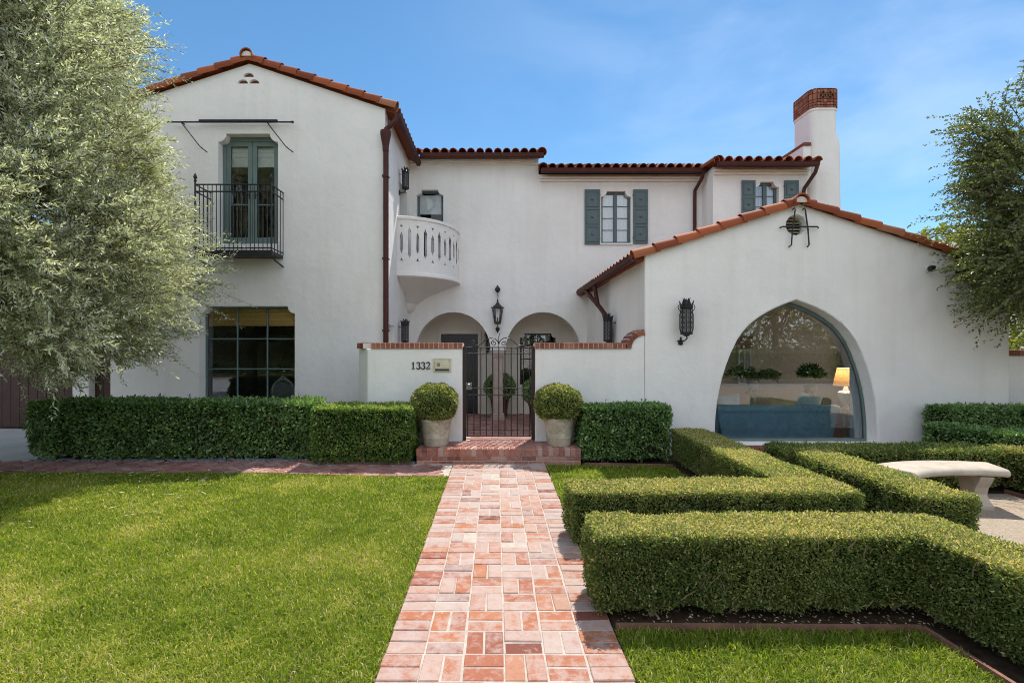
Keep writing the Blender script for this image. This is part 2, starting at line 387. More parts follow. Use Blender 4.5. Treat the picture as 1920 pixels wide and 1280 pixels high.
# ---- brick path (basket weave with soldier borders), every brick modelled
U = .2075
def path():
    b = MB(); x0 = -.58
    b.box(x0+.006, x0+6*U-.006, -4.4, 6.68, -.3, .0095, m=1)
    rows = int((6.68+4.3)/U)
    for j in range(rows):
        yc = 6.68-(j+.5)*U
        for i in range(4):
            xc = x0+U*(i+1.5)
            for k in (-1, 1):
                r = min(1, max(0, random.gauss(.52, .24))); dz = random.uniform(-.004, .004)
                wj = .003+random.uniform(0, .0025)
                if (i+j) % 2: b.obox((xc, yc+k*U/4, .0+dz), (U/2-wj, random.uniform(-.0025,.0025), 0), (0, U/4-wj, 0), (0, 0, .013), r, ch=.004)
                else: b.obox((xc+k*U/4, yc, .0+dz), (U/4-wj, 0, 0), (random.uniform(-.0025,.0025), U/2-wj, 0), (0, 0, .013), r, ch=.004)
        for s in (0, 5):
            for k in (-1, 1):
                r = min(1, max(0, random.gauss(.5, .2)))
                b.obox((x0+U*(s+.5)+random.uniform(-.004,.004), yc+k*U/4, .002+random.uniform(-.003,.003)), (U/2-.004, random.uniform(-.0025,.0025), 0), (0, U/4-.0042, 0), (0, 0, .013), r, ch=.004)
    tag(b.build('path', [BRICK, MORTAR]), kind='structure')
path()
def herring(b, inside, x0, x1, y0, y1, z, ang, m=0, L=.2, Wd=.1):
    """herringbone field, bricks whose centre passes inside()"""
    ca, sa = math.cos(ang), math.sin(ang)
    n = int(max(x1-x0, y1-y0)/Wd)+6; cx, cy = (x0+x1)/2, (y0+y1)/2
    for i in range(-n, n):
        for j in range(-n, n):
            k = (i-j) % 4
            if k == 0: px, py, hx, hy = i*Wd+Wd, j*Wd+Wd/2, L/2, Wd/2
            elif k == 3: px, py, hx, hy = i*Wd+Wd/2, j*Wd+Wd, Wd/2, L/2
            else: continue
            wx, wy = cx+px*ca-py*sa, cy+px*sa+py*ca
            if not (x0 < wx < x1 and y0 < wy < y1 and inside(wx, wy)): continue
            r = min(1, max(0, random.gauss(.5, .25))); g_ = .005
            b.obox((wx, wy, z+random.uniform(-.003, .003)), ((hx-g_)*ca, (hx-g_)*sa, 0), (-(hy-g_)*sa, (hy-g_)*ca, 0), (0, 0, .012), r, m, .004)
def walk_front(x): return 6.20 if x < -3 else 6.20-.16*min(1, (x+3)/1.6)
def walkway():
    b = MB()
    pts = [(-7.25, 6.22), (-3, 6.22), (-2.2, 6.13), (-1.4, 6.04), (-.59, 6.04), (-.59, 6.70), (-2.45, 6.72), (-2.75, 6.84), (-6.4, 6.84), (-7.25, 6.84)]
    b.plate(pts, [], lambda u, v, d: (u, v, d), -.3, -.002, m=1)
    herring(b, lambda x, y: walk_front(x)+.06 < y < (6.80 if x < -2.7 else 6.62), -7.2, -.64, 5.9, 6.9, -.004, PI/4)
    x = -7.2
    while x < -.65:
        b.obox((x+.1, walk_front(x+.1)+.035, .0), (.095, 0, 0), (0, .045, 0), (0, 0, .012), random.random()*.8, 0, .004); x += .205
    tag(b.build('walkway', [BRICK_SHADE, MORTAR]), kind='structure')
walkway()
def courtyard():
    b = MB(); b.box(-2.2, 2.9, 7.75, 13.6, -.355, FL-.012, m=1)
    herring(b, lambda x, y: True, -2.0, 2.1, 8.6, 13.45, FL-.012, 0)
    tag(b.build('courtyard', [BRICK_SHADE, MORTAR]), kind='structure')
courtyard()

# ================================================================== THE HOUSE
house = thing('house', 'white stucco two-storey house with red barrel tile roofs and arched picture window', 'house', (0, 9.6, 0))
def H(mb, name, mat, **kw): return mb.build(name, mat, kw.pop('parent', house), **kw)
front = lambda u, v, d: (u, d, v)
side = lambda u, v, d: (d, u, v)
def scallop(x0, x1, z0, z1, r):
    pts = [(x0, z0), (x1, z0)]
    pts += [(x1-r*math.sin(a*PI/12), z1-r*math.cos(a*PI/12)) for a in range(0, 7)]
    pts += [(x0+r*math.cos(a*PI/12), z1-r*math.sin(a*PI/12)) for a in range(0, 7)]
    return pts
def circ(cx, cz, r, n=20, a0=0, a1=2*PI): return [(cx+r*math.cos(a0+(a1-a0)*i/n), cz+r*math.sin(a0+(a1-a0)*i/n)) for i in range(n)]

# --- planes
YL, YM, YS, YR = 9.6, 12.3, 11.7, 7.3
XLc, XL0, XLr = -2.178, -7.57, -4.837      # left wing: right corner, left corner, ridge
XR0, XR1, XRr = 2.221, 7.666, 4.50         # right wing
RISE = .332
# left wing front wall
fd = scallop(X(409, YL), X(521, YL), 3.62, Z(251, YL), .16)
gw = scallop(X(374, YL), X(552.5, YL), .54, Z(574, YL), .14)
def halfround(cx, z, r): return [(cx-r, z), (cx+r, z)]+[(cx+r*math.cos(a*PI/10), z+r*.8*math.sin(a*PI/10)) for a in range(1, 10)]
vents = [halfround(X(455, YL), Z(157, YL), .10), halfround(X(476.5, YL), Z(157, YL)+.0013, .10), halfround(X(466, YL), Z(144.5, YL), .10)]
zc = 6.27; za = zc+RISE*(XLc-XLr)
lw = [(XL0, -.3), (XLc, -.3), (XLc, zc), (XLr, za), (XL0, zc)]
b = MB(); b.plate(lw, [fd, gw]+vents, front, YL, YL+.32)
H(b, 'left_wing_wall'.replace('left_wing', 'gable'), STUCCO, bevel=.022)
b = MB()
# side wall facing the courtyard with a deep balcony door and a niche
bd = [(11.05, 3.3), (11.95, 3.3), (11.95, 5.35), (11.05, 5.35)]
ni = [(9.85, .9), (10.45, .9), (10.45, 2.05), (9.85, 2.05)]
ua = YL+.321
for (h0, h1, hz0, hz1) in ((9.85, 10.45, .9, 2.05), (11.05, 11.95, 3.3, 5.35)):
    b.box(XLc-.32, XLc, ua, h0, -.3, zc-.003); b.box(XLc-.32, XLc, h0, h1, -.3, hz0); b.box(XLc-.32, XLc, h0, h1, hz1, zc-.003); ua = h1
b.box(XLc-.32, XLc, ua, YM-.002, -.3, zc-.003)
b.box(XL0, XL0+.3, YL+.322, 18, -.3, zc); b.box(XL0+.3, XLc, 17.8, 18, -.3, zc); b.box(XLc-.3, XLc, YM+.3, 17.8, -.3, zc)
H(b, 'wall', STUCCO)
b = MB(); b.box(XLc-.42, XLc-.34, 10.9, 12.1, 3.2, 5.5); H(b, 'door', GREEN)
b = MB(); b.box(XLc-.15, XLc-.12, 9.852, 10.448, .902, 2.048); H(b, 'niche_back', STUCCO2)
# main two-storey wall with the two arches
cx1, cx2, ra = X(850, YM), X(1018, YM), .93
zs = 1.52; ztop = zs+.95
def archpts(cx, r, h):
    return [(cx-r*math.cos(a*PI/24), zs+h*math.sin(a*PI/24)) for a in range(0, 25)]
arc = [(cx1-ra, FL-.06)]+archpts(cx1, ra, .95)+archpts(cx2, ra, .95)+[(cx2+ra, FL-.06)]
xe = 5.19
outer = [(XLc-.3, FL-.06)]+arc+[(xe, FL-.06), (xe, 5.93), (1.07, 5.93), (1.07, 6.36), (XLc-.3, 6.36)]
bw = scallop(X(781, YM), X(831, YM), 3.3, Z(356, YM), .13)
sw = scallop(X(1127.5, YM), X(1183, YM), Z(456, YM), Z(358.5, YM), .14)
b = MB(); b.plate(outer, [bw, sw], front, YM, YM+.32)
H(b, 'arcade_wall', STUCCO, bevel=.02)
# arcade interior: back wall, ceiling, end walls
dx0, dx1 = X(827, 13.5), X(896, 13.5)
dz1 = Z(626, 13.5)
aw = scallop(X(975, 13.5), X(1042, 13.5), .55, Z(625, 13.5), .12)
b = MB(); b.plate([(XLc-.3, FL-.06), (dx0, FL-.06), (dx0, dz1), (dx1, dz1), (dx1, FL-.06), (3.0, FL-.06), (3.0, 2.9), (XLc-.3, 2.9)], [aw], front, 13.5, 13.75)
b.box(XLc-.3, 3.0, YM+.322, 13.498, 2.62, 2.8); b.box(XLc-.29, XLc+.05, YM+.323, 13.497, FL, 2.618); b.box(2.29, 2.6, YM+.323, 13.497, FL, 2.618)
H(b, 'porch_wall', STUCCO2, bevel=.012)
b = MB(); t = .10
b.box(dx0-t, dx0, 13.46, 13.5-.002, FL, dz1+t); b.box(dx1, dx1+t, 13.46, 13.498, FL, dz1+t); b.box(dx0, dx1, 13.46, 13.498, dz1, dz1+t)
H(b, 'door_surround', STUCCO2, bevel=.01)
# black panelled front door
b = MB(); b.box(dx0, dx1, 13.56, 13.62, FL, dz1)
ww = (dx1-dx0)
for c in range(2):
    for r_ in range(5):
        px0 = dx0+ww*(.09+c*.44); pz0 = FL+.12+r_*(dz1-FL-.2)/5
        b.box(px0, px0+ww*.38, 13.545, 13.56, pz0, pz0+.34); b.box(px0+.06, px0+ww*.38-.06, 13.53, 13.545, pz0+.06, pz0+.28)
fdoor = H(b, 'door', BLACKDOOR, bevel=.006)
fdoor['label'] = 'black panelled front door behind the left arch'
b = MB(); b.lathe([(.0, -.05), (.03, -.045), (.035, -.02), (.02, 0)], (dx0+.1, 13.53, .75), 12, axis='y'); H(b, 'handle', BRASS, parent=fdoor)
# column between the arches
b = MB(); cxm = (cx1+ra+cx2-ra)/2; hw = .125
cy = YM+.16
b.box(cxm-.17, cxm+.17, cy-.17, cy+.17, FL-.02, FL+.08); b.box(cxm-.15, cxm+.15, cy-.15, cy+.15, FL+.08, FL+.15)
poly = [(-hw, -hw+.03), (-hw+.03, -hw), (hw-.03, -hw), (hw, -hw+.03), (hw, hw-.03), (hw-.03, hw), (-hw+.03, hw), (-hw, hw-.03)]
b.plate([(cxm+p[0], cy+p[1]) for p in poly], [], lambda u, v, d: (u, v, d), FL+.14, 1.32)
b.box(cxm-.14, cxm+.14, cy-.14, cy+.14, 1.32, 1.38); b.box(cxm-.165, cxm+.165, cy-.165, cy+.165, 1.38, zs-.002)
H(b, 'column', PINKSTONE, bevel=.008)
# projecting upper bay at the right
xs1 = 7.45
w3 = scallop(X(1416, YS), X(1460.5, YS), Z(430, YS), Z(341, YS), .13)
b = MB(); b.plate([(xe, 2.0), (xs1, 2.0), (xs1, 5.9), (xe, 5.9)], [w3], front, YS, YS+.3)
b.box(xe, xe+.3, YS+.302, 17.8, 2.0, 5.9); b.box(xs1-.3, xs1, YS+.302, 17.8, -.3, 5.9); b.box(XLc, xs1-.302, 17.5, 17.8, -.3, 5.9)
H(b, 'bay_wall', STUCCO, bevel=.02)
# cornice mouldings under the eaves
b = MB()
for (xa, xb, y, z) in ((XLc+.002, 1.05, YM, 6.16), (1.11, xe-.002, YM, 5.74), (xe+.002, xs1, YS, 5.70)):
    b.box(xa, xb, y-.05, y-.002, z, z+.06); b.box(xa, xb, y-.10, y-.002, z+.061, z+.12)
H(b, 'cornice', STUCCO, bevel=.012)
# right wing front wall with the pointed arch
HT = [0, .1, .2, .3, .383, .47, .55, .64, .715, .78, .83, .88, .916, .945, .97, 1.0]
UT = [1, .995, .985, .965, .937, .90, .855, .795, .73, .65, .57, .455, .35, .25, .145, 0]
def gothic(cx, hw_, z0, z1, y=None):
    r = [(cx+u*hw_, z0+h*(z1-z0)) for u, h in zip(UT, HT)]
    l = [(cx-u*hw_, z0+h*(z1-z0)) for u, h in zip(UT, HT)]
    return r+l[-2::-1]
GX, GH, GZ0, GZ1 = 4.487, 1.218, .15, Z(562, YR)
go = gothic(GX, GH, GZ0, GZ1)
zr0 = 2.99; zra = zr0+RISE*(XRr-XR0-.0); zrx = zra-RISE*(6.87-XRr)
vc = (X(1491, YR), Z(423, YR))
vent_r = circ(vc[0]+.02, vc[1]+.01, .15)
b = MB()
b.plate([(XR0, -.3), (XR1, -.3), (XR1, 2.62), (6.87, 2.62), (6.87, zrx), (XRr, zra), (XR0, zr0)], [go, vent_r], front, YR, YR+.3)
H(b, 'gable_wall', STUCCO, bevel=.022)
b = MB()
b.box(XR0, XR0+.3, YR+.301, 8.1, -.3, 2.97); b.box(XR0, XR0+.3, 8.1, 8.6, -.3, 1.0); b.box(XR0, XR0+.3, 8.1, 8.6, 1.72, 2.97); b.box(XR0, XR0+.3, 8.6, 9.56, -.3, 2.97)
b.box(XR0+.301, 3.0, 9.36, 9.56, -.3, 2.97); b.box(2.30, 3.0, 9.562, 11.298, -.3, 2.95); b.box(2.294, 3.2, 11.3, YM-.002, -.3, 3.1)
b.box(XR1-.3, XR1, YR+.301, 8.0, -.3, 2.6); b.box(XR1-.3, XR1, 10.1, 11.5, -.3, 2.6); b.box(XR1-.3, XR1, 8.0, 10.1, -.3, .5); b.box(XR1-.3, XR1, 8.0, 10.1, 2.3, 2.6)  # unseen side opening added here to let daylight into the living room
H(b, 'wall', STUCCO)
b = MB(); b.box(XR0+.11, XR0+.14, 8.102, 8.598, 1.002, 1.718); H(b, 'niche_back', STUCCO2)
# roof vents
b = MB()
for v in vents: 
    cxv = sum(p[0] for p in v)/len(v); zv = v[0][1]
    b.box(cxv-.13, cxv+.13, YL+.05, YL+.07, zv-.03, zv+.14)
H(b, 'gable_vent', simple('vent_clay', (.16, .06, .035), .8))
b = MB()
for i in range(6): 
    z = vc[1]-.12+i*.048; b.obox((vc[0]+.02, YR+.13, z), (.16, 0, 0), (0, .022, .012), (0, -.003, .006))
b.box(vc[0]-.14, vc[0]+.18, YR+.17, YR+.18, vc[1]-.15, vc[1]+.17, m=1)
H(b, 'round_vent', [simple('vent_slat', (.36, .33, .24), .7, .3), WOODBROWN])

# ---------------- barrel tile roofs
def barrel(b, p0, p1, r0, r1, up, n=7, th=.014, a0=0, a1=PI, rnd=.5, m=0):
    """thick half-shell from p0 (wide, lower end) to p1"""
    p0, p1, up = Vector(p0), Vector(p1), Vector(up).normalized()
    ax = (p1-p0).normalized(); up = (up-ax*up.dot(ax)).normalized(); sd = ax.cross(up); vs = []
    for (p, r) in ((p0, r0), (p1, r1)):
        for rr in (r, r-th):
            for i in range(n+1):
                a = a0+(a1-a0)*i/n; vs.append(p+sd*math.cos(a)*rr+up*math.sin(a)*rr)
    k = n+1; fs = []
    for i in range(n):
        fs += [(i, i+1, 2*k+i+1, 2*k+i), (k+i+1, k+i, 3*k+i, 3*k+i+1), (i+1, i, k+i, k+i+1), (2*k+i, 2*k+i+1, 3*k+i+1, 3*k+i)]
    fs += [(0, 2*k, 3*k, k), (n, k+n, 3*k+n, 2*k+n)]
    b.add(vs, fs, rnd, m)
def slope(b, o, e, s, W_, L_, r=.095, sp=.225, co=.34, verge0=False, verge1=False, deck=True, nmax=99):
    """tile field: o eave corner, e along eave, s up the slope"""
    o, e, s = Vector(o), Vector(e).normalized(), Vector(s).normalized(); nrm = e.cross(s)
    if nrm.z < 0: nrm = -nrm
    nc = max(1, round(W_/sp)); sp = W_/nc; nr = min(nmax, int(L_/co+.99)); 
    def course(pos, rr, lift, big=False):
        for j in range(nr):
            p0 = o+e*pos+s*(j*co-.03)+nrm*(lift+.012); p1 = o+e*pos+s*min(L_, j*co+co+.03)+nrm*(lift-.012)
            jit = e*random.uniform(-.005, .005)
            barrel(b, p0+jit, p1+jit, rr*1.04, rr*.88, nrm, rnd=min(1, max(0, random.gauss(.5, .25))), a0=-.5 if big else 0, a1=PI+(.5 if big else 0), n=9 if big else 7)
    for i in range(nc+1):
        if i == 0 and verge0: course(i*sp, r*1.2, .04, True)
        elif i == nc and verge1: course(i*sp, r*1.2, .04, True)
        else: course(i*sp, r, .04)
    if deck:
        c = o+e*W_/2+s*L_/2-nrm*.02
        b.obox(c, e*(W_/2-.04), s*L_/2, nrm*.035, .2)
def ridge(b, p0, p1, r=.12, co=.36, plug=True):
    p0, p1 = Vector(p0), Vector(p1); d = (p1-p0); n = int(d.length/co)+1; d.normalize()
    for i in range(n):
        barrel(b, p0+d*(i*co-.03)+Vector((0, 0, .008)), p0+d*(i*co+co+.03), r*1.05, r*.92, (0, 0, 1), rnd=random.random(), a0=-.35, a1=PI+.35, n=9, th=.02)
    if plug:
        b.plate([(p0.x-r*.86, p0.z-.01), (p0.x+r*.86, p0.z-.01)]+[(p0.x+r*.86*math.cos(a*PI/10), p0.z-.01+r*.8*math.sin(a*PI/10)) for a in range(1, 10)], [], lambda u, v, d_: (u, d_, v), p0.y+.005, p0.y+.05, m=1)
cs, sn = math.cos(math.atan(RISE)), math.sin(math.atan(RISE))
# left wing roof
b = MB(); zl = 6.30; xr_e = XLc+.19
LW = (xr_e-XLr)/cs
slope(b, (xr_e, YL-.0, zl-.05), (0, 1, 0), (-cs, 0, sn), 8.2, LW, verge0=True)
slope(b, (2*XLr-xr_e, YL-.0, zl-.05), (0, 1, 0), (cs, 0, sn), 8.2, LW, verge0=True)
zri = zl-.05+RISE*(xr_e-XLr)
ridge(b, (XLr, YL-.12, zri+.055), (XLr, YL+8, zri+.055))
rl = H(b, 'tile_roof', [TILE, MORTAR_W], smooth=True)
# main roofs
b = MB()
slope(b, (XLc+.26, YM-.27, 6.33), (1, 0, 0), (0, cs, sn), 1.13-XLc-.26, 3.2/cs, verge1=True)
slope(b, (1.16, YM-.27, 5.955), (1, 0, 0), (0, cs, sn), 7.40-1.16, 3.2/cs, verge0=True)
s3 = math.atan(.16)
slope(b, (5.2, YS-.27, 5.90), (1, 0, 0), (0, math.cos(s3), math.sin(s3)), 7.52-5.2, .66, verge0=True)
# rear slopes and ridge line (close the volume)
b.obox((2.6, 16.6, 6.55), (5.0, 0, 0), (0, 1.6/1, -.53), (0, .02, .05), .3)
barrel(b, (5.06, YM-.02, 5.98), (5.14, YS-.30, 5.96), .10, .09, (0, 0, 1), rnd=.4, a0=-.4, a1=PI+.4)
H(b, 'tile_roof', TILE, smooth=True)
# right wing roof
b = MB(); zo = zr0-.02; xo = XR0-.14
LR = (XRr-xo)/cs
slope(b, (xo, YR, zo-.062), (0, 1, 0), (cs, 0, sn), 5.1, LR, verge0=True, sp=.225, r=.078)
slope(b, (2*XRr-xo+.03, YR, zo-.062), (0, 1, 0), (-cs, 0, sn), 5.1, LR, verge0=True, sp=.225, r=.078)
zrr = zo-.062+RISE*(XRr-xo)
ridge(b, (XRr, YR-.10, zrr+.03), (XRr, YR+4.3, zrr+.03), r=.105)
slope(b, (7.80, YR-.04, 2.56), (0, 1, 0), (-cs, 0, sn), 4.0, 1.0/cs, verge0=True)
rr_ = H(b, 'tile_roof', [TILE, MORTAR_W], smooth=True)
# gables closing the attic behind
b = MB()
b.plate([(XRr-2.2, 2.9), (XRr+2.4, 2.9), (XRr, zra-.1)], [], front, 11.3, 11.5); H(b, 'wall', STUCCO)

# ---------------- gutters and downpipes
def gutter(name, p0, p1, wdt=.11, hgt=.10):
    p0, p1 = Vector(p0), Vector(p1); ax = (p1-p0).normalized(); sd = Vector((ax.y, -ax.x, 0))
    prof = [(-wdt/2, hgt), (-wdt/2, .02), (-wdt/4, 0), (wdt*.25, 0), (wdt*.42, .025), (wdt/2, .06), (wdt/2+.012, hgt), (wdt/2-.012, hgt), (wdt*.36, .045), (-wdt/2+.012, .03), (-wdt/2+.012, hgt)]
    b = MB(); vs = [p0+sd*u+Vector((0, 0, v)) for u, v in prof]+[p1+sd*u+Vector((0, 0, v)) for u, v in prof]; n = len(prof)
    b.add(vs, [(i, (i+1) % n, (i+1) % n+n, i+n) for i in range(n)]+[tuple(range(n-1, -1, -1)), tuple(range(n, 2*n))])
    return H(b, 'gutter', GUTTER)
gutter('gutter', (XLc+.25, YL-.06, 6.10), (XLc+.25, YM-.1, 6.10))
gutter('gutter', (XLc+.32, YM-.33, 6.225), (1.17, YM-.33, 6.225))
gutter('gutter', (1.10, YM-.33, 5.855), (5.12, YM-.33, 5.855))
gutter('gutter', (5.16, YS-.33, 5.79), (X(1535, YS-.33), YS-.33, 5.79))
gutter('gutter', (XR0-.20, YM-.3, 2.86), (XR0-.20, YR-.06, 2.86), .10, .09)
def pipe(pts, r=.042):
    b = MB(); b.tube(pts, r, 10); return b
yp = YL-.075
b = pipe([(XLc+.25, yp, 6.12), (XLc+.24, yp, 6.02), (XLc+.12, yp, 5.90), (XLc+.045, yp, 5.84), (XLc+.03, yp, 5.72)], .048)
b.lathe([(.10, 5.80), (.11, 5.78), (.105, 5.72), (.085, 5.62), (.062, 5.50), (.06, 5.40)], (XLc+.03, yp, 0), 10)
b.tube([(XLc+.03, yp, 5.45), (XLc+.03, yp, 4.0), (XLc+.03, yp, 2.0), (XLc+.03, yp, -.1)], .048, 10)
for z in (4.9, 3.3, 1.9): b.box(XLc-.03, XLc+.09, yp-.055, YL-.001, z, z+.03)
H(b, 'downpipe', GUTTER, smooth=True)
xq = X(1304, YM-.1)
H(pipe([(xq+.10, YM-.33, 5.86), (xq+.08, YM-.3, 5.74), (xq, YM-.07, 5.50), (xq, YM-.06, 5.3), (xq, YM-.06, 2.6)]), 'downpipe', GUTTER, smooth=True)
xq = X(1508, YS-.1)
H(pipe([(xq+.16, YS-.33, 5.80), (xq+.13, YS-.3, 5.66), (xq+.02, YS-.07, 5.36), (xq, YS-.06, 5.2), (xq, YS-.06, 3.0)]), 'downpipe', GUTTER, smooth=True)
xg = XR0-.20
b = pipe([(xg, 11.0, 2.87), (xg+.03, 10.7, 2.72), (xg+.08, 9.9, 2.40), (xg+.13, 9.35, 2.12), (xg+.14, 9.25, 1.95), (xg+.14, 9.25, -.1)], .045)
b.tube([(xg, 10.05, 2.87), (xg+.02, 10.02, 2.72), (xg+.06, 10.0, 2.46)], .042, 10)
H(b, 'downpipe', GUTTER, smooth=True)

# ---------------- windows
def grid_window(x0, x1, z0, z1, y, cols, rows, fw, bw_, mat, name='window', parent=house, sill=True, mull=0, glass=None):
    """frame with glazing bars and one glass part; y = front face of the frame"""
    b = MB(); d = .05
    b.box(x0, x0+fw, y, y+d, z0, z1); b.box(x1-fw, x1, y, y+d, z0, z1)
    b.box(x0+fw, x1-fw, y, y+d, z0, z0+fw); b.box(x0+fw, x1-fw, y, y+d, z1-fw, z1)
    xi0, xi1, zi0, zi1 = x0+fw, x1-fw, z0+fw, z1-fw
    if mull: b.box((x0+x1)/2-mull, (x0+x1)/2+mull, y-.004, y+d-.002, zi0, zi1)
    for i in range(1, cols):
        xc = xi0+(xi1-xi0)*i/cols
        if mull and abs(xc-(x0+x1)/2) < .01: continue
        b.box(xc-bw_/2, xc+bw_/2, y+.006, y+d-.006, zi0, zi1)
    for j in range(1, rows):
        zc_ = zi0+(zi1-zi0)*j/rows; b.box(xi0, xi1, y+.010, y+d-.010, zc_-bw_/2, zc_+bw_/2)
    f = b.build(name, mat, parent, bevel=.004, seg=1)
    MB().box(xi0-.005, xi1+.005, y+.023, y+.029, zi0-.005, zi1+.005).build('pane', glass or GLASS, f)
    return f
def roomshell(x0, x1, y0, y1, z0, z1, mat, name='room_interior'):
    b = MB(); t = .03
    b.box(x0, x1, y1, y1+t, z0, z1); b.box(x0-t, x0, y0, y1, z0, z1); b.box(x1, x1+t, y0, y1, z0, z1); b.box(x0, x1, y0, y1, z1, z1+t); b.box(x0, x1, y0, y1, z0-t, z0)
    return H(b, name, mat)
# ground floor picture window, left wing
gx0, gx1 = X(374, YL)-.02, X(552.5, YL)+.02
win = grid_window(gx0, gx1, .50, Z(574, YL)+.02, YL+.2, 3, 3, .055, .026, GREENL, glass=m_glass('picture_glass', 1.35, 0))
win['label'] = 'nine-pane ground floor window with bamboo blind'
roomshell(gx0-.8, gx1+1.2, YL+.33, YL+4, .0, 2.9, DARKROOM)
b = MB()                                                     # bamboo blind
zt, zb_ = Z(574, YL), Z(611, YL+.3)
n = 26
for i in range(n):
    z = zt-(zt-zb_)*(i+.5)/n; off = .0 if i < n-5 else -.02
    b.box(gx0+.03, gx1-.03, YL+.262+off*.3, YL+.270+off*.3, z-.007, z+.007, random.random())
for fx in (.22, .58, .92): b.box(gx0+(gx1-gx0)*fx-.012, gx0+(gx1-gx0)*fx+.012, YL+.252, YL+.256, zb_+.06, zt)
k = NT('bamboo_slat'); k.col(k.ramp(k.attr(), [(0, (.60, .36, .09)), (1, (.88, .60, .22))]), .6, .3)
b.build('blind', k.m, win)
# french doors, left wing
fx0, fx1 = X(409, YL)-.02, X(521, YL)+.02
fz0, fz1 = 3.62, Z(251, YL)+.02
b = MB(); yf = YL+.16; fw = .085; st_ = .085; xm = (fx0+fx1)/2
b.box(fx0, fx0+fw, yf, yf+.07, fz0, fz1); b.box(fx1-fw, fx1, yf, yf+.07, fz0, fz1); b.box(fx0+fw, fx1-fw, yf, yf+.07, fz1-.11, fz1)
fr = H(b, 'french_door', GREENL, bevel=.005, seg=1); fr['label'] = 'grey green french doors behind the iron balcony'
for sx in (-1, 1):
    b = MB(); a0, a1 = (fx0+fw, xm-.003) if sx < 0 else (xm+.003, fx1-fw)
    y2 = yf+.012
    b.box(a0, a0+st_, y2, y2+.045, fz0, fz1-.115); b.box(a1-st_, a1, y2, y2+.045, fz0, fz1-.115)
    b.box(a0+st_, a1-st_, y2, y2+.045, fz0, fz0+.16); b.box(a0+st_, a1-st_, y2, y2+.045, fz1-.2, fz1-.115)
    b.box(a0+st_, a1-st_, y2+.006, y2+.04, fz0+.80, fz0+.83)
    lf = b.build('door_leaf', GREENL, fr, bevel=.004, seg=1)
    MB().box(a0+st_, a1-st_, y2+.02, y2+.026, fz0+.16, fz1-.2).build('pane', GLASS_DOOR, fr)
    b = MB(); hx = xm+sx*.05; b.tube([(hx, y2-.0, fz0+1.0), (hx, y2-.05, fz0+1.0), (hx+sx*.09, y2-.055, fz0+1.0)], .010, 6); b.box(hx-.02, hx+.02, y2-.008, y2, fz0+.93, fz0+1.07)
    b.build('handle', IRON, fr)
    b = MB(); zb2 = Z(316, YL+.3)
    for i in range(4):
        z1_ = fz1-.19-i*(fz1-.19-zb2)/4; z0_ = fz1-.19-(i+1)*(fz1-.19-zb2)/4
        b.box(a0+st_-.02, a1-st_+.02, yf+.10-.012*(i == 3), yf+.112, z0_+.004, z1_)
    b.build('blind', WHITEFAB, fr)
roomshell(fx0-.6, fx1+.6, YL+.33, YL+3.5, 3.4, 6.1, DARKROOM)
# window above the curved balcony
bx0, bx1 = X(781, YM)-.01, X(831, YM)+.01
win = grid_window(bx0, bx1, 3.3, Z(356, YM)+.02, YM+.14, 1, 2, .07, .04, GREEN, glass=GLASS_CLEAR); win['label'] = 'single window above the curved balcony'
MB().box(bx0+.05, bx1-.05, YM+.215, YM+.222, Z(402, YM+.2), Z(362, YM)).build('blind', WHITEFAB, win)
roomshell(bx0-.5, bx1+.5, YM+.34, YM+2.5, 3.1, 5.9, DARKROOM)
# casements and shutters
def casement(x0, x1, z0, z1, y, label):
    w_ = grid_window(x0, x1, z0, z1, y, 2, 4, .055, .018, GREEN, mull=.045); w_['label'] = label
    b = MB()
    for i in range(14):
        xa = x0+.04+(x1-x0-.08)*i/14; b.box(xa, xa+(x1-x0-.08)/14-.002, y+.08+.012*(i % 2), y+.10+.012*(i % 2), z0+.03, z1-.03)
    b.build('curtain', WHITEFAB, w_); return w_
def shutter(x0, x1, z0, z1, y, lab=None):
    b = MB(); b.box(x0, x1, y-.045, y-.005, z0, z1); w_ = x1-x0; n = 3; hh = (z1-z0-.06)/n
    pan = []
    for i in range(n):
        za_, zb3 = z0+.03+i*hh+.03, z0+.03+(i+1)*hh-.03
        b.box(x0+.035, x1-.035, y-.058, y-.045, za_, za_+.015); b.box(x0+.035, x1-.035, y-.058, y-.045, zb3-.015, zb3)
        b.box(x0+.035, x0+.05, y-.058, y-.045, za_+.015, zb3-.015); b.box(x1-.05, x1-.035, y-.058, y-.045, za_+.015, zb3-.015)
        b.lathe([(.028, -.055), (.028, -.064), (.014, -.070), (.0, -.071)], ((x0+x1)/2, y, (za_+zb3)/2), 12, axis='y')
        b.lathe([(.032, -.045), (.032, -.055)], ((x0+x1)/2, y, (za_+zb3)/2), 12, axis='y')
    for zz in (z0+.12, z1-.16): b.box(x0-.012 if lab == 'r' else x1-.02, x0+.02 if lab == 'r' else x1+.012, y-.03, y-.002, zz, zz+.05)
    return H(b, 'shutter', GREEN, bevel=.003, seg=1)
casement(X(1127.5, YM), X(1183, YM), Z(456, YM)-.0, Z(358.5, YM), YM+.10, 'four-row casement window between the lower shutters')
roomshell(X(1110, YM), X(1200, YM), YM+.34, YM+2, 3.8, 5.8, DARKROOM)
shutter(X(1096, YM), X(1124.5, YM), Z(458.5, YM), Z(356, YM), YM); shutter(X(1187, YM), X(1214, YM), Z(457, YM), Z(356, YM), YM, 'r')
casement(X(1416, YS), X(1460.5, YS), Z(430, YS), Z(341, YS), YS+.10, 'casement window in the projecting bay')
roomshell(X(1405, YS), X(1470, YS), YS+.34, YS+2, 4.0, 5.7, DARKROOM)
shutter(X(1390, YS), X(1415, YS), Z(428, YS), Z(339, YS), YS); shutter(X(1470, YS), X(1496, YS), Z(428, YS), Z(339, YS), YS, 'r')
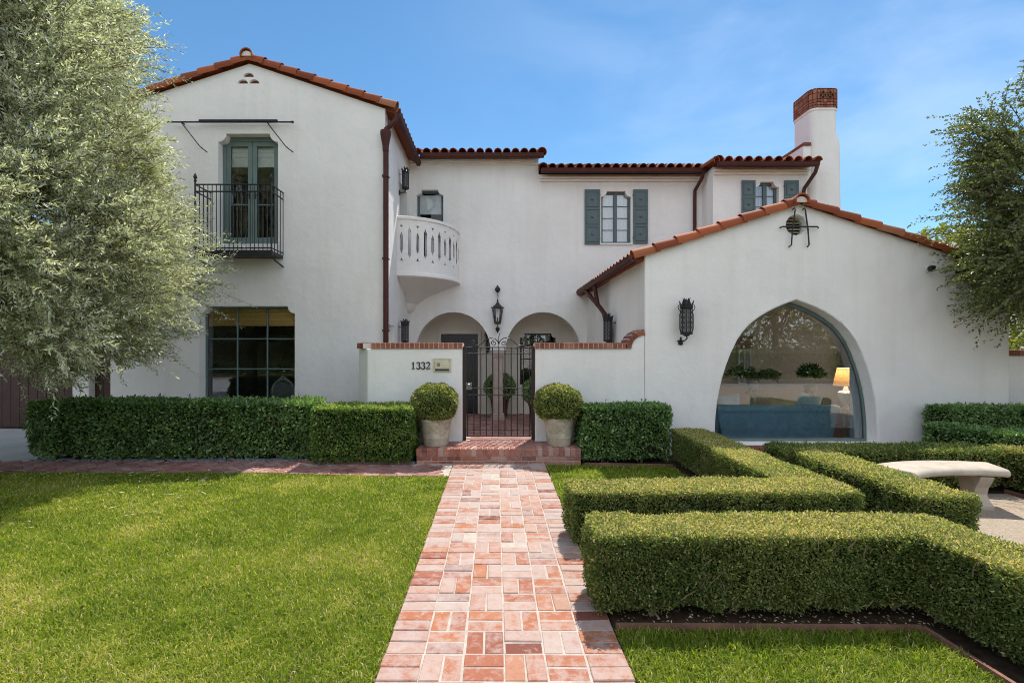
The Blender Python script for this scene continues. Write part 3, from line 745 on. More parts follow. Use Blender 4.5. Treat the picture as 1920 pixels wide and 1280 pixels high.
b = MB(); b.box(X(1124, YM), X(1186, YM), YM-.03, YM+.1, Z(459.5, YM), Z(456, YM)); H(b, 'window_sill', STUCCO, bevel=.008)
# porch window
ax0, ax1 = X(975, 13.5)-.01, X(1042, 13.5)+.01
win = grid_window(ax0, ax1, .53, Z(625, 13.5)+.02, 13.57, 2, 4, .06, .03, BLACKDOOR); win['label'] = 'dark framed window behind the right arch'
roomshell(ax0-.3, ax1+.3, 13.78, 15.5, .3, 2.5, DARKROOM)
# pointed picture window
YG = YR+.22
b = MB()
fo = gothic(GX, GH-.005, GZ0+.005, GZ1-.005); fi = gothic(GX, GH-.036, GZ0+.04, GZ1-.065)
b.plate(fo, [fi], front, YG, YG+.06)
gf = H(b, 'window', GREENL, bevel=.006, seg=1); gf['label'] = 'large pointed arch picture window with blue green frame'
b = MB(); b.plate(gothic(GX, GH-.03, GZ0+.035, GZ1-.06), [], front, YG+.025, YG+.031); b.build('pane', GLASS, gf)
# brick sill below the arch
b = MB()
x = 3.15
while x < 5.9:
    b.obox((x, YR-.06, .075), (.031, 0, 0), (0, .12, 0), (0, 0, .055), random.random()*.8, 0, .004); x += .072
b.box(3.1, 5.95, YR-.16, YR-.002, -.05, .055, m=1)
H(b, 'brick_sill', [BRICK_RED, MORTAR])

# ---------------- curved balcony
bcx, bcy, brx, bry = XLc, YM, 1.24, 1.5
def bal(u, z, d=0):                    # u: 0 at side wall .. 1 at main wall
    a = u*PI/2; nx, ny = math.sin(a), -math.cos(a)
    return (bcx+(brx-d)*nx, bcy+(bry-d)*ny, z)
b = MB(); zb0, zb1 = 3.26, 4.42; N = 11
def zint(u):
    out = []
    for k_ in range(N):
        uc = (k_+.5)/N; w_ = .018 if k_ % 2 else .018
        if abs(u-uc) <= w_+1e-9:
            f = abs(u-uc)/w_
            if k_ % 2: lo, hi = 3.56+.09*f, 4.24-.09*f
            else: lo, hi = 3.66+.09*f, 4.14-.09*f
            out = [(3.50+0*f, 3.57-.07*f) if not k_ % 2 else None, (lo, hi), (4.22+.07*f, 4.29) if not k_ % 2 else None]
            out = [o for o in out if o]
    return out
us = [0]
for k_ in range(N):
    uc = (k_+.5)/N; us += [uc-.03, uc-.018-1e-6, uc-.018, uc-.009, uc, uc+.009, uc+.018, uc+.018+1e-6, uc+.03]
us.append(1)
for ua, ub in zip(us[:-1], us[1:]):
    A, B_ = zint(ua), zint(ub)
    if len(A) != len(B_) or not A: 
        sol = [((zb0, zb1), (zb0, zb1))]; holes_ = []
    else:
        ea = [zb0]+[v for h in A for v in h]+[zb1]; eb = [zb0]+[v for h in B_ for v in h]+[zb1]
        sol = [((ea[i], ea[i+1]), (eb[i], eb[i+1])) for i in range(0, len(ea), 2)]
    for (sa, sb_) in sol:
        vs = [bal(ua, sa[0]), bal(ub, sb_[0]), bal(ub, sb_[1]), bal(ua, sa[1]), bal(ua, sa[0], .1), bal(ub, sb_[0], .1), bal(ub, sb_[1], .1), bal(ua, sa[1], .1)]
        b.add(vs, [(0, 1, 2, 3), (7, 6, 5, 4), (0, 4, 5, 1), (3, 2, 6, 7)])
def ring(prof, n=28, closed=True):
    vs = [bal(i/n, z, d) for i in range(n+1) for (d, z) in prof]; k_ = len(prof); fs = []
    for i in range(n):
        for j in range(k_ if closed else k_-1): fs.append((i*k_+j, (i+1)*k_+j, (i+1)*k_+(j+1) % k_, i*k_+(j+1) % k_))
    b.add(vs, fs)
ring([(-.03, 4.42), (-.03, 4.475), (-.015, 4.49), (.115, 4.49), (.13, 4.475), (.13, 4.42)])
ring([(.0, 3.262), (-.03, 3.255), (-.045, 3.22), (-.045, 3.17), (-.02, 3.15), (.03, 3.14), (.12, 3.12), (.35, 3.02), (.62, 2.92), (.85, 2.80), (.98, 2.70), (1.05, 2.66), (1.10, 2.52), (1.22, 2.44), (1.239, 2.44), (1.239, 3.262)])
bo = H(b, 'curved_balcony', STUCCO, smooth=True); bo['label'] = 'curved white balcony with pierced slots'

# ---------------- iron balcony on the left wing
b = MB(); ib = YL-.50; ix0, ix1 = X(366, YL-.50), X(509, YL-.50)
z0_, z1_ = Z(470, ib), Z(346, ib)
b.box(ix0, ix1, ib, YL-.002, z0_-.06, z0_); b.box(ix0-.015, ix1+.015, ib-.015, ib+.03, z0_-.11, z0_+.01)
for (xa, xb, ya, yb) in ((ix0, ix1, ib, ib), (ix0, ix0, ib, YL), (ix1, ix1, ib, YL)):
    for z in (z1_, z1_-.13, z0_+.05): b.tube([(xa, ya, z), (xb, yb, z)], .013, 6)
    n = 18 if xa != xb else 4
    for i in range(n+1):
        t = i/n; b.tube([(xa+(xb-xa)*t, ya+(yb-ya)*t, z0_), (xa+(xb-xa)*t, ya+(yb-ya)*t, z1_)], .008, 5)
for xx in (ix0, ix1):
    b.tube([(xx, ib, z0_-.1), (xx, ib, z1_+.06)], .017, 6)
    b.lathe([(.018, z1_+.05), (.03, z1_+.07), (.012, z1_+.09), (.034, z1_+.13), (.02, z1_+.18), (0, z1_+.22)], (xx, ib, 0), 10)
    b.tube([(xx, ib+.02, z0_-.06), (xx, ib+.15, z0_-.16), (xx, YL, z0_-.22)], .016, 6)
ibo = H(b, 'iron_balcony', IRON); ibo['label'] = 'black iron balcony railing with finials'

# ---------------- chimney
def rrect(x0, x1, y0, y1, r, n=6):
    pts = []
    for (cx, cy_, a) in ((x1-r, y0+r, -PI/2), (x1-r, y1-r, 0), (x0+r, y1-r, PI/2), (x0+r, y0+r, PI)):
        pts += [(cx+r*math.cos(a+PI/2*i/n), cy_+r*math.sin(a+PI/2*i/n)) for i in range(n+1)]
    return pts
def loft(b, secs, m=0, r=.5):
    k_ = len(secs[0][0]); vs = [(x, y, z) for (ps, z) in secs for (x, y) in ps]
    fs = [(i*k_+j, i*k_+(j+1) % k_, (i+1)*k_+(j+1) % k_, (i+1)*k_+j) for i in range(len(secs)-1) for j in range(k_)]
    fs += [tuple(range(k_-1, -1, -1)), tuple(range((len(secs)-1)*k_, len(secs)*k_))]; b.add(vs, fs, r, m)
c0, c1, d0, d1 = 7.62, 8.27, 11.8, 12.58
b = MB()
loft(b, [(rrect(c0, c1+.13, d0, d1, .14), -.3), (rrect(c0, c1+.12, d0, d1, .14), 4.5), (rrect(c0, c1+.09, d0, d1, .14), 6.45), (rrect(c0, c1+.08, d0, d1, .14), 6.6), (rrect(c0, c1+.02, d0, d1, .14), 6.72), (rrect(c0, c1, d0, d1, .14), 6.85), (rrect(c0, c1, d0, d1, .14), 7.30), (rrect(c0-.015, c1+.015, d0-.015, d1+.015, .15), 7.31), (rrect(c0-.015, c1+.015, d0-.015, d1+.015, .15), 7.36)])
b.box(c0-.18, c0-.001, d0+.04, d1+.4, 5.6, 6.46)
chim = H(b, 'chimney', STUCCO, smooth=True)
b = MB(); per = rrect(c0, c1, d0, d1, .15, 8)
L_ = [0]
for i in range(len(per)): q = per[(i+1) % len(per)]; L_.append(L_[-1]+math.hypot(q[0]-per[i][0], q[1]-per[i][1]))
def pat(t):
    t %= L_[-1]
    for i in range(len(per)):
        if L_[i] <= t <= L_[i+1] and L_[i+1] > L_[i]:
            f = (t-L_[i])/(L_[i+1]-L_[i]); p, q = per[i], per[(i+1) % len(per)]
            tx, ty = q[0]-p[0], q[1]-p[1]; l_ = math.hypot(tx, ty)
            return (p[0]+tx*f, p[1]+ty*f, tx/l_, ty/l_)
    return (*per[0], 1, 0)
rows = [(7.36, 7.42), (7.425, 7.485), (7.49, 7.56), (7.565, 7.70), (7.705, 7.80), (7.805, 7.83)]
nb = 34
for (za_, zb3) in rows:
    for i in range(nb):
        x_, y_, tx, ty = pat((i+.5)*L_[-1]/nb)
        b.obox((x_, y_, (za_+zb3)/2), (tx*(L_[-1]/nb/2-.005), ty*(L_[-1]/nb/2-.005), 0), (0, 0, (zb3-za_)/2-.004), (ty*.03, -tx*.03, 0), random.random(), 0, .003)
loft(b, [(rrect(c0+.008, c1-.008, d0+.008, d1-.008, .14), 7.34), (rrect(c0+.008, c1-.008, d0+.008, d1-.008, .14), 7.82)], m=1)
led = MB()
for q in range(9): led.obox((c0-.10, d0+.06+q*.12, 6.50), (.09, 0, 0), (0, .054, 0), (0, 0, .035), random.random()*.7, 0, .004)
for cxq in (7.87, 8.04):            # quatrefoil openings in the cap: flat dark discs paint their shaded hollows
    for a in range(4):
        px_, pz_ = cxq+.055*math.cos(a*PI/2+PI/4*0), 7.65+.055*math.sin(a*PI/2)
        b.tube([(px_+.04*math.cos(t), d0-.034, pz_+.04*math.sin(t)) for t in [i*PI/6 for i in range(13)]], .010, 5, m=0, r=.2)
        b.lathe([(.036, d0-.034), (.036, d0-.030)], (px_, 0, pz_), 10, m=2, axis='y')
b.build('brick_cap', [BRICK_RED, MORTAR, INNER], chim); led.build('brick_ledge', BRICK_RED, chim)

# ================================================================== GARAGE at far left
gar = thing('garage', 'low white garage with brown doors half hidden behind the olive tree', 'garage', (-9.5, 9.8, 0))
b = MB(); b.box(-8.45, -8.12, 9.75, 10.1, -.3, 2.9); b.box(-14, -7.6, 9.76, 10.1, 2.3, 3.2); b.box(-14, -13.6, 9.75, 10.1, -.3, 2.3); b.box(-13.6, -7.6, 10.9, 11.1, -.3, 3.2)
b.build('wall', STUCCO, gar, bevel=.015)
for (xa, xb, lab) in ((-13.6, -8.45, None), (-8.12, -7.6, None)):
    b = MB(); x = xa
    b.box(xa, xb, 9.93, 9.95, -.03, 2.3)
    while x < xb-.02: b.box(x+.005, min(xb, x+.18)-.005, 9.90, 9.93, -.02, 2.29); x += .18
    b.build('door', WOODBROWN, gar)
b = MB(); slope(b, (-14, 9.6, 3.15), (1, 0, 0), (0, cs, sn), 6.3, 2.5); b.build('tile_roof', TILE, gar, smooth=True)
# brick foot of the garage pier
b = MB()
for i in range(6):
    for j in range(2): b.obox((-8.37+j*.17, 9.735, .03+i*.068), (.078, 0, 0), (0, 0, .028), (0, -.02, 0), random.random()*.6, 0, .003)
b.build('brick_foot', BRICK_RED, gar)

# ================================================================== GARDEN WALLS, GATE, STEP
def cap_row(b, pts, z, w_=.17, h=.088, step=.073):
    """row of bricks on edge along a plan polyline (centre line)"""
    for (p, q) in zip(pts[:-1], pts[1:]):
        p, q = Vector(p), Vector(q); d = q-p; n = max(1, round(d.length/step)); u = d.normalized(); v = Vector((-u.y, u.x))
        for i in range(n):
            c = p+d*(i+.5)/n
            b.obox((c.x, c.y, z+h/2), (u.x*(d.length/n/2-.006), u.y*(d.length/n/2-.006), 0), (v.x*(w_+random.uniform(-.004, .004)), v.y*w_, 0), (0, 0, h/2), min(1, max(0, random.gauss(.45, .25))), 0, .006)
        b.obox(((p.x+q.x)/2, (p.y+q.y)/2, z+h/2-.006), (u.x*d.length/2, u.y*d.length/2, 0), (v.x*(w_-.008), v.y*(w_-.008), 0), (0, 0, h/2-.006), .5, 1)
def cap_corner(b, x, y, z, ang):
    ca, sa = math.cos(ang), math.sin(ang); b.obox((x, y, z+.044), (ca*.034, sa*.034, 0), (-sa*.168, ca*.168, 0), (0, 0, .0445), .4, 0, .006)
ZW = 1.573
gx_l, gx_r = X(867, YR), X(1003.5, YR)
gwl = thing('garden_wall', 'white garden wall with house number left of the iron gate', 'garden wall', (-1.2, YR+.15, 0))
b = MB(); pl = [(gx_l, YR), (-1.918, YR), (-2.178, 7.78), (-2.178, YL-.1), (-1.88, YL-.1), (-1.88, 7.85), (-1.79, YR+.3), (gx_l, YR+.3)]
b.plate(pl, [], lambda u, v, d: (u, v, d), -.3, ZW); b.build('wall', STUCCO, gwl, bevel=.015)
b = MB(); cap_row(b, [(gx_l+.005, YR+.15), (-1.86, YR+.15), (-2.04, 7.8), (-2.04, YL-.12)], ZW); cap_corner(b, -1.875, YR+.165, ZW, math.radians(31)); b.build('brick_cap', [BRICK_RED, MORTAR_W], gwl)
gwr = thing('garden_wall', 'white garden wall right of the iron gate sweeping up to the gable', 'garden wall', (1.3, YR+.15, 0))
b = MB(); R0 = .20; xc_ = XR0-.003
pr = [(gx_r, -.3), (xc_, -.3), (xc_, ZW+R0)]+[(xc_-R0*math.sin(a*PI/20)-.0, ZW-.0+R0*math.cos(a*PI/20)) for a in range(1, 11)]+[(gx_r, ZW)]
b.plate(pr, [], front, YR+.004, YR+.3); b.build('wall', STUCCO, gwr, bevel=.012)
b = MB(); cap_row(b, [(gx_r-.005, YR+.15), (xc_-R0-.06, YR+.15)], ZW)
for i in range(6):
    a = (i+.5)*PI/12; rm = R0+.046; cxx, czz = xc_-rm*math.sin(a), ZW+rm*math.cos(a)
    b.obox((cxx, YR+.15, czz), (math.cos(a)*.027, 0, math.sin(a)*.027), (0, .17, 0), (-math.sin(a)*.044, 0, math.cos(a)*.044), random.random()*.8, 0, .004)
    b.obox((cxx, YR+.15, czz), (math.cos(a)*.036, 0, math.sin(a)*.036), (0, .16, 0), (-math.sin(a)*.037, 0, math.cos(a)*.037), .5, 1)
b.build('brick_cap', [BRICK_RED, MORTAR_W], gwr)
gw3 = thing('garden_wall', 'white garden wall with brick cap at the far right behind the tree', 'garden wall', (9, 7.75, 0))
MB().box(XR1+.02, 13, 7.62, 7.9, -.3, 1.46).build('wall', STUCCO, gw3, bevel=.012)
b = MB(); cap_row(b, [(XR1+.02, 7.76), (13, 7.76)], 1.46); b.build('brick_cap', [BRICK_RED, MORTAR_W], gw3)

# step and landing
st = thing('brick_step', 'low red brick step in front of the iron gate', 'step', (.04, 7, 0))
sx0, sx1, sy0, sy1, sz = X(780, 6.7), X(1090, 6.7), 6.70, 7.75, .2
b = MB(); b.box(sx0+.012, sx1-.012, sy0+.012, YR-.002, -.05, sz-.006, m=1); b.box(gx_l+.004, gx_r-.004, YR-.002, sy1, -.36, sz-.006, m=1)
n = round((sx1-sx0)/.075)
for i in range(n):
    x = sx0+(i+.5)*(sx1-sx0)/n; hwid = (sx1-sx0)/n/2-.005
    b.obox((x, sy0+.10, sz-.046), (hwid, 0, 0), (0, .10, 0), (0, 0, .05), min(1, max(0, random.gauss(.55, .3))), 0, .005)
n = 11
for row, z in ((0, .068), (1, .002)):
    for i in range(n+1):
        x0_ = sx0+(i-.5*row)*(sx1-sx0)/n; x1_ = x0_+(sx1-sx0)/n
        x0_, x1_ = max(sx0, x0_), min(sx1, x1_)
        if x1_-x0_ < .03: continue
        b.obox(((x0_+x1_)/2, sy0+.055, z+.0), ((x1_-x0_)/2-.005, 0, 0), (0, 0, .028), (0, -.05, 0), min(1, max(0, random.gauss(.5, .3))), 0, .005)
def inner_top(x, y): return (y > sy0+.24) and ((y < YR-.05) or gx_l+.1 < x < gx_r-.1)
yy = sy0+.265
j = 0
while yy < sy1-.02:
    xa, xb = (sx0, sx1) if yy < YR-.04 else (gx_l+.01, gx_r-.01)
    x = xa+(0 if j % 2 else .1)
    while x < xb-.04:
        x2 = min(xb, x+.205); b.obox(((x+x2)/2, yy, sz-.014), ((x2-x)/2-.005, 0, 0), (0, .047, 0), (0, 0, .016), min(1, max(0, random.gauss(.4, .25))), 2, .004); x = x2
    yy += .104; j += 1
b.build('step', [BRICK_STEP, MORTAR, BRICK_SHADE], st)

# gate
gate = thing('iron_gate', 'black wrought iron garden gate with scrollwork on top', 'gate', ((gx_l+gx_r)/2, YR+.08, .2))
yg = YR+.08
b = MB(); gz1 = Z(650, yg)
PM = simple('brown_black_iron', (.03, .018, .016), .5, .4)
for xx in (gx_l+.026, gx_r-.026): MB().box(xx-.024, xx+.024, yg-.03, yg+.03, sz, gz1+.005).build('gate_post', PM, gate)
b = MB(); ga, gb = gx_l+.075, gx_r-.075
for py, r_ in ((651, .010), (662.5, .008), (727.5, .008), (740, .008), (805, .008), (817, .010)): b.tube([(ga-.02, yg, Z(py, yg)), (gb+.02, yg, Z(py, yg))], r_, 6)
for i in range(11):
    xx = ga+(gb-ga)*i/10; b.tube([(xx, yg, Z(817, yg)), (xx, yg, gz1)], .008, 6)
b.build('bars', IRON, gate)
b = MB(); xm = (ga+gb)/2
def spiral(cx, cz, r0, r1, a0, turns, n=26):
    return [(cx+(r0+(r1-r0)*i/n)*math.cos(a0+turns*2*PI*i/n), yg, cz+(r0+(r1-r0)*i/n)*math.sin(a0+turns*2*PI*i/n)) for i in range(n+1)]
for s_ in (-1, 1):
    # S-scroll: inner curl beside the centre, long sweep, outer curl
    c1, c2 = (xm+s_*.072, gz1+.055), (xm+s_*.385, gz1+.062)
    b.tube(spiral(c1[0], c1[1], .012, .045, 0 if s_ > 0 else PI, s_*1.25), .0065, 5)
    b.tube(spiral(c2[0], c2[1], .012, .048, 0 if s_ > 0 else PI, -s_*1.4), .0065, 5)
    b.tube([(xm+s_*x_, yg, gz1+z_) for x_, z_ in ((.0, .04), (.02, .09), (.06, .125), (.11, .135), (.17, .12), (.22, .085), (.26, .045), (.30, .02), (.345, .016), (.39, .015))], .0075, 6)
b.tube([(xm, yg, gz1), (xm, yg, gz1+.15), (xm+.012, yg, gz1+.20)], .006, 5)
b.build('scrollwork', IRON, gate)
b = MB(); b.box(ga-.04, ga+.06, yg-.022, yg+.02, Z(730, yg), Z(717, yg)); b.lathe([(.026, -.06), (.032, -.045), (.018, -.03), (.018, 0)], (ga+.015, yg-.02, Z(722, yg)), 12, axis='y')
b.build('latch', STEEL, gate)

# house number and mail slot
hn = thing('house_number', 'black house number 1332 on the white garden wall', 'house number', (X(788, YR), YR, Z(685, YR)))
def stroke(b, pts, w0, y0=YR-.014, y1=YR-.002):
    for (p, q) in zip(pts[:-1], pts[1:]):
        wa = p[2] if len(p) > 2 else w0; wb = q[2] if len(q) > 2 else w0
        d = Vector((q[0]-p[0], q[1]-p[1])); nv = Vector((-d.y, d.x)).normalized()
        e = d.normalized()*.0015
        vs = [(p[0]-e.x+nv.x*wa, p[1]-e.y+nv.y*wa), (p[0]-e.x-nv.x*wa, p[1]-e.y-nv.y*wa), (q[0]+e.x-nv.x*wb, q[1]+e.y-nv.y*wb), (q[0]+e.x+nv.x*wb, q[1]+e.y+nv.y*wb)]
        b.plate(vs, [], front, y0, y1)
def arcp(cx, cz, rx, rz, a0, a1, w0, w1, n=12):
    return [(cx+rx*math.cos(a0+(a1-a0)*i/n), cz+rz*math.sin(a0+(a1-a0)*i/n), w0+(w1-w0)*math.sin(PI*i/n)) for i in range(n+1)]
hh = .102; zb4 = Z(691.5, YR)
for px_, dg in ((775, '1'), (784.5, '3'), (793.5, '3'), (802.5, '2')):
    b = MB(); xc = X(px_, YR)
    if dg == '1':
        stroke(b, [(xc, zb4), (xc, zb4+hh)], .0075); stroke(b, [(xc-.02, zb4+.004), (xc+.02, zb4+.004)], .004); stroke(b, [(xc, zb4+hh-.004, .005), (xc-.02, zb4+hh-.022, .002)], .004)
    elif dg == '3':
        stroke(b, arcp(xc-.004, zb4+hh*.745, .024, hh*.24, PI*.85, -PI/2, .003, .008), .005); stroke(b, arcp(xc-.004, zb4+hh*.27, .029, hh*.255, PI/2, -PI*.85, .003, .009), .005)
        b.lathe([(.007, YR-.014), (.007, YR-.002)], (xc-.025, 0, zb4+hh*.14), 8, axis='y'); b.lathe([(.0065, YR-.014), (.0065, YR-.002)], (xc-.022, 0, zb4+hh*.85), 8, axis='y')
    else:
        stroke(b, arcp(xc, zb4+hh*.71, .026, hh*.28, PI*.9, -PI*.15, .003, .008), .005)
        stroke(b, [(xc+.023, zb4+hh*.59, .007), (xc+.005, zb4+hh*.36, .005), (xc-.026, zb4+.008, .003)], .005); stroke(b, [(xc-.028, zb4+.006), (xc+.028, zb4+.006)], .006); stroke(b, [(xc+.027, zb4+.005, .004), (xc+.031, zb4+.028, .002)], .004)
    b.build('digit', IRON, hn)
ms = thing('mail_slot', 'brass mail slot box set in the white wall beside the number', 'mail slot', (X(828, YR), YR, Z(684, YR)))
mx0, mx1, mz0, mz1 = X(813.5, YR), X(844.5, YR), Z(696.5, YR), Z(672, YR)
b = MB(); b.box(mx0, mx1, YR-.022, YR-.002, mz0, mz1); b.box(mx0-.012, mx1+.012, YR-.03, YR-.002, mz1-.012, mz1+.004); b.box(mx0-.006, mx0+.012, YR-.028, YR-.002, mz0, mz1-.012); b.box(mx1-.012, mx1+.006, YR-.028, YR-.002, mz0, mz1-.012)
b.build('mail_plate', BRASS, ms, bevel=.003, seg=1)
MB().box(mx0+.02, mx1-.02, YR-.034, YR-.022, mz0+.05, mz1-.03).build('flap', BRASS, ms, bevel=.004)
for i in range(3): MB().box(mx0+.05+i*.016, mx0+.058+i*.016, YR-.037, YR-.034, mz0+.08, mz0+.13).build('button', IRON, ms)
MB().lathe([(.006, -.04), (.006, -.034)], (mx0+.125, YR, mz0+.105), 10, axis='y').build('lock', IRON, ms)
MB().box(mx0+.02, mx1-.02, YR-.0245, YR-.022, mz0+.012, mz0+.04).build('slot', IRON, ms)

# ================================================================== LANTERNS
def lantern(label, loc, rz, sc=1.0):
    t = thing('wall_lantern', label, 'lantern', loc, 'wrought iron wall lanterns', rz); t.scale = (sc, sc, sc); WL[t.name] = np.zeros(3)
    R = .078; yc = -.15
    b = MB()
    for z in (-.20, -.18, .16, .18): b.tube([(R*math.cos(a), yc+R*math.sin(a), z) for a in [2*PI*i/16 for i in range(17)]], .007, 5)
    for i in range(8):
        a = 2*PI*i/8+PI/8; b.tube([(R*math.cos(a), yc+R*math.sin(a), -.20), (R*math.cos(a), yc+R*math.sin(a), .18)], .0055, 5)
    for i in range(8):                # filigree: rings and curls between the bars
        a = 2*PI*i/8
        for k_ in range(5):
            z = -.145+k_*.073; rr = .026
            b.tube([(R*math.cos(a+rr*math.cos(q)/R), yc+R*math.sin(a+rr*math.cos(q)/R), z+.034*math.sin(q)) for q in [2*PI*j_/9 for j_ in range(10)]], .0038, 4)
            b.tube([(R*math.cos(a+s_*.004/R), yc+R*math.sin(a+s_*.004/R), z+s_*.034) for s_ in (-1, 0, 1)], .0035, 4)
    b.lathe([(.0, -.235), (.03, -.23), (.05, -.21), (R, -.20), (R, -.19), (.02, -.19)], (0, yc, 0), 16)
    b.build('cage', IRON, t)
    b = MB(); b.lathe([(R*.82, -.19), (R*.82, .17)], (0, yc, 0), 16); b.build('glass', GLASSFROST, t, smooth=True)
    b = MB(); b.lathe([(R+.012, .175), (R+.016, .19), (R*.9, .215), (.05, .235), (.03, .27), (.0, .275)], (0, yc, 0), 16)
    for i in range(8):
        a = 2*PI*i/8; u = Vector((math.cos(a), math.sin(a), 0))
        c = Vector((0, yc, .195))+u*(R+.002)
        tn = Vector((-u.y, u.x, 0))
        b.add([c-tn*.022, c+tn*.022, c+tn*.026+Vector((0, 0, .04))+u*.012, c+Vector((0, 0, .095))+u*.03, c-tn*.026+Vector((0, 0, .04))+u*.012, c-u*.012+Vector((0, 0, .03))], [(0, 1, 2, 3, 4), (1, 0, 5), (2, 1, 5), (3, 2, 5), (4, 3, 5), (0, 4, 5)])
    for i in range(5):
        a = 2*PI*i/5; u = Vector((math.cos(a), math.sin(a), 0)); c = Vector((0, yc, .25))
        b.tube([c+u*.02, c+u*.035+Vector((0, 0, .04)), c+u*.06+Vector((0, 0, .07))], [.012, .01, .001], 5)
    b.build('crown', IRON, t)
    b = MB()
    for s_ in (-1, 1):
        b.tube([(s_*(R+.004), yc, .12), (s_*(R+.03), yc, .15), (s_*(R+.045), yc, .185), (s_*(R+.03), yc, .215), (s_*(R+.008), yc, .21), (s_*(R+.012), yc, .19)], .006, 5)
        b.tube([(s_*(R+.004), yc, -.18), (s_*(R+.022), yc, -.12), (s_*(R+.022), yc, .08), (s_*(R+.004), yc, .12)], .005, 5)
    b.tube([(0, yc, -.225), (.01, yc, -.26), (.0, yc+.05, -.29), (-.02, yc+.10, -.30), (-.03, -.004, -.30)], .010, 6)
    for i in range(5):
        a = 2*PI*i/5+.3; u = Vector((math.cos(a), 0, math.sin(a))); c = Vector((-.035, -.02, -.31))
        b.tube([c, c+u*.025, c+u*.05], [.012, .02, .006], 6)
    b.tube([(-.03, -.012, -.36), (-.03, -.012, -.24)], .012, 6); b.tube([(0, yc+R, .14), (0, -.002, .14)], .009, 6)
    b.build('bracket', IRON, t)
    return t
L1 = lantern('wrought iron wall lantern on the white gable left of the arched window', (X(1287, 7.15), YR, Z(600, 7.15)), 0, 1.02)
def lant2(label, loc, rz, sc=1.0):
    c = copy_tree(L1); c['label'] = label; c.location = loc; c.rotation_euler = (0, 0, rz); c.scale = (sc,)*3; return c
lant2('black lantern high on the side wall beside the curved balcony', (XLc, 11.0, Z(338, 11.0)), PI/2, .95)
lant2('black lantern below the curved balcony, above the left brick-capped wall', (XLc, 10.9, Z(624, 10.9)), PI/2, 1.0)
lant2('black lantern beside the brown downpipe above the right brick-capped wall', (XR0, 9.05, Z(619, 9.05)), -PI/2, 1.0)
lant2('small black lantern on the porch wall behind the gate', (X(916, 13.5), 13.5, Z(640, 13.4)), 0, .95)
# hanging lantern between the arches
hl = thing('hanging_lantern', 'black hanging lantern on a chain between the two arches', 'lantern', (X(933, 12.15), 12.15, Z(580, 12.15)))
hx, hy = X(933, 12.15), 12.15
zf = lambda p: Z(p, 12.15)
b = MB()
b.lathe([(0, zf(548)), (.035, zf(547)), (.07, zf(543)), (.065, zf(540)), (.03, zf(537)), (.015, zf(535)), (0, zf(533.5))], (hx, hy+.07, 0), 12)
b.tube([(hx, hy+.15, zf(542)), (hx, hy+.07, zf(542))], .012, 6)
b.build('bracket', IRON, hl)
b = MB()
for i in range(4): 
    z = zf(550)-i*.062; s_ = i % 2
    b.tube([(hx+(.018*math.cos(a) if s_ else 0), hy+.05+(0 if s_ else .018*math.cos(a)), z+.036*math.sin(a)) for a in [2*PI*q/10 for q in range(11)]], .006, 5)
b.build('chain', IRON, hl)
b = MB()
zt_, zm_, zb5 = zf(566), zf(577), zf(604)
b.lathe([(.0, zt_+.08), (.015, zt_+.06), (.02, zt_), (.06, zt_-.06), (.14, zm_+.01), (.15, zm_-.012), (.135, zm_-.02)], (hx, hy, 0), 6)
b.lathe([(.075, zb5+.02), (.082, zb5), (.082, zb5-.04), (.05, zb5-.05)], (hx, hy, 0), 6)
for i in range(6):
    a = 2*PI*i/6; b.tube([(hx+.13*math.cos(a), hy+.13*math.sin(a), zm_-.02), (hx+.078*math.cos(a), hy+.078*math.sin(a), zb5)], .010, 5)
    b.tube([(hx+.15*math.cos(a), hy+.15*math.sin(a), zm_-.01), (hx+.165*math.cos(a), hy+.165*math.sin(a), zm_+.05)], [.010, .002], 5)
b.tube([(hx, hy, zb5-.04), (hx, hy, zf(613))], .010, 6)
b.lathe([(0, zf(612)), (.03, zf(613)), (.06, zf(616)), (.045, zf(619)), (.02, zf(622)), (0, zf(625))], (hx, hy, 0), 10)
b.build('cage', IRON, hl)
k = NT('clear_lantern_glass'); k.p.inputs['Roughness'].default_value = .05; k.p.inputs['Transmission Weight'].default_value = 1; k.p.inputs['IOR'].default_value = 1.05
b = MB(); b.lathe([(.115, zm_-.03), (.068, zb5)], (hx, hy, 0), 6); b.build('glass', GLASS, hl)
MB().tube([(hx, hy, zb5), (hx, hy, zb5+.12)], .02, 8).build('candle', IRON, hl)

# ---------------- awning rod, iron ornament, security light
aw_ = thing('awning_rod', 'black iron awning rod with two arms above the balcony doors', 'awning rod', (X(432, YL), YL, Z(229, YL)))
ya = YL-.10
b = MB(); zz = Z(229, ya)
b.tube([(X(318, ya), ya, zz), (X(545, ya), ya, zz)], .016, 8); b.tube([(X(374, ya), ya-.0, zz+.018), (X(520, ya), ya, zz+.018)], .032, 10)
for px_, s_ in ((318, -1), (545, 1)): b.lathe([(.0, s_*.07), (.02, s_*.05), (.028, s_*.03), (.014, s_*.012), (.022, 0)], (X(px_, ya), ya, zz), 8, axis='x')
for px_ in (340, 500): b.tube([(X(px_, ya), ya, zz), (X(px_, ya), YL-.002, zz)], .012, 6)
b.build('rod', IRON, aw_)
for px_ in (339, 500):
    b = MB(); b.tube([(X(px_, ya), ya, zz), (X(px_+32, ya-.10), ya-.10, Z(270, ya-.1)), (X(px_+36, ya-.1), ya-.1, Z(275, ya-.1)), (X(px_+50, ya), ya, Z(286, ya))], .011, 6); b.build('arm', IRON, aw_)
io = thing('iron_ornament', 'black iron crossed rod ornament over the round gable vent', 'iron ornament', (X(1499, YR), YR, Z(425, YR)))
yo = YR-.05; zf2 = lambda p: Z(p, yo); xf = lambda p: X(p, yo)
b = MB()
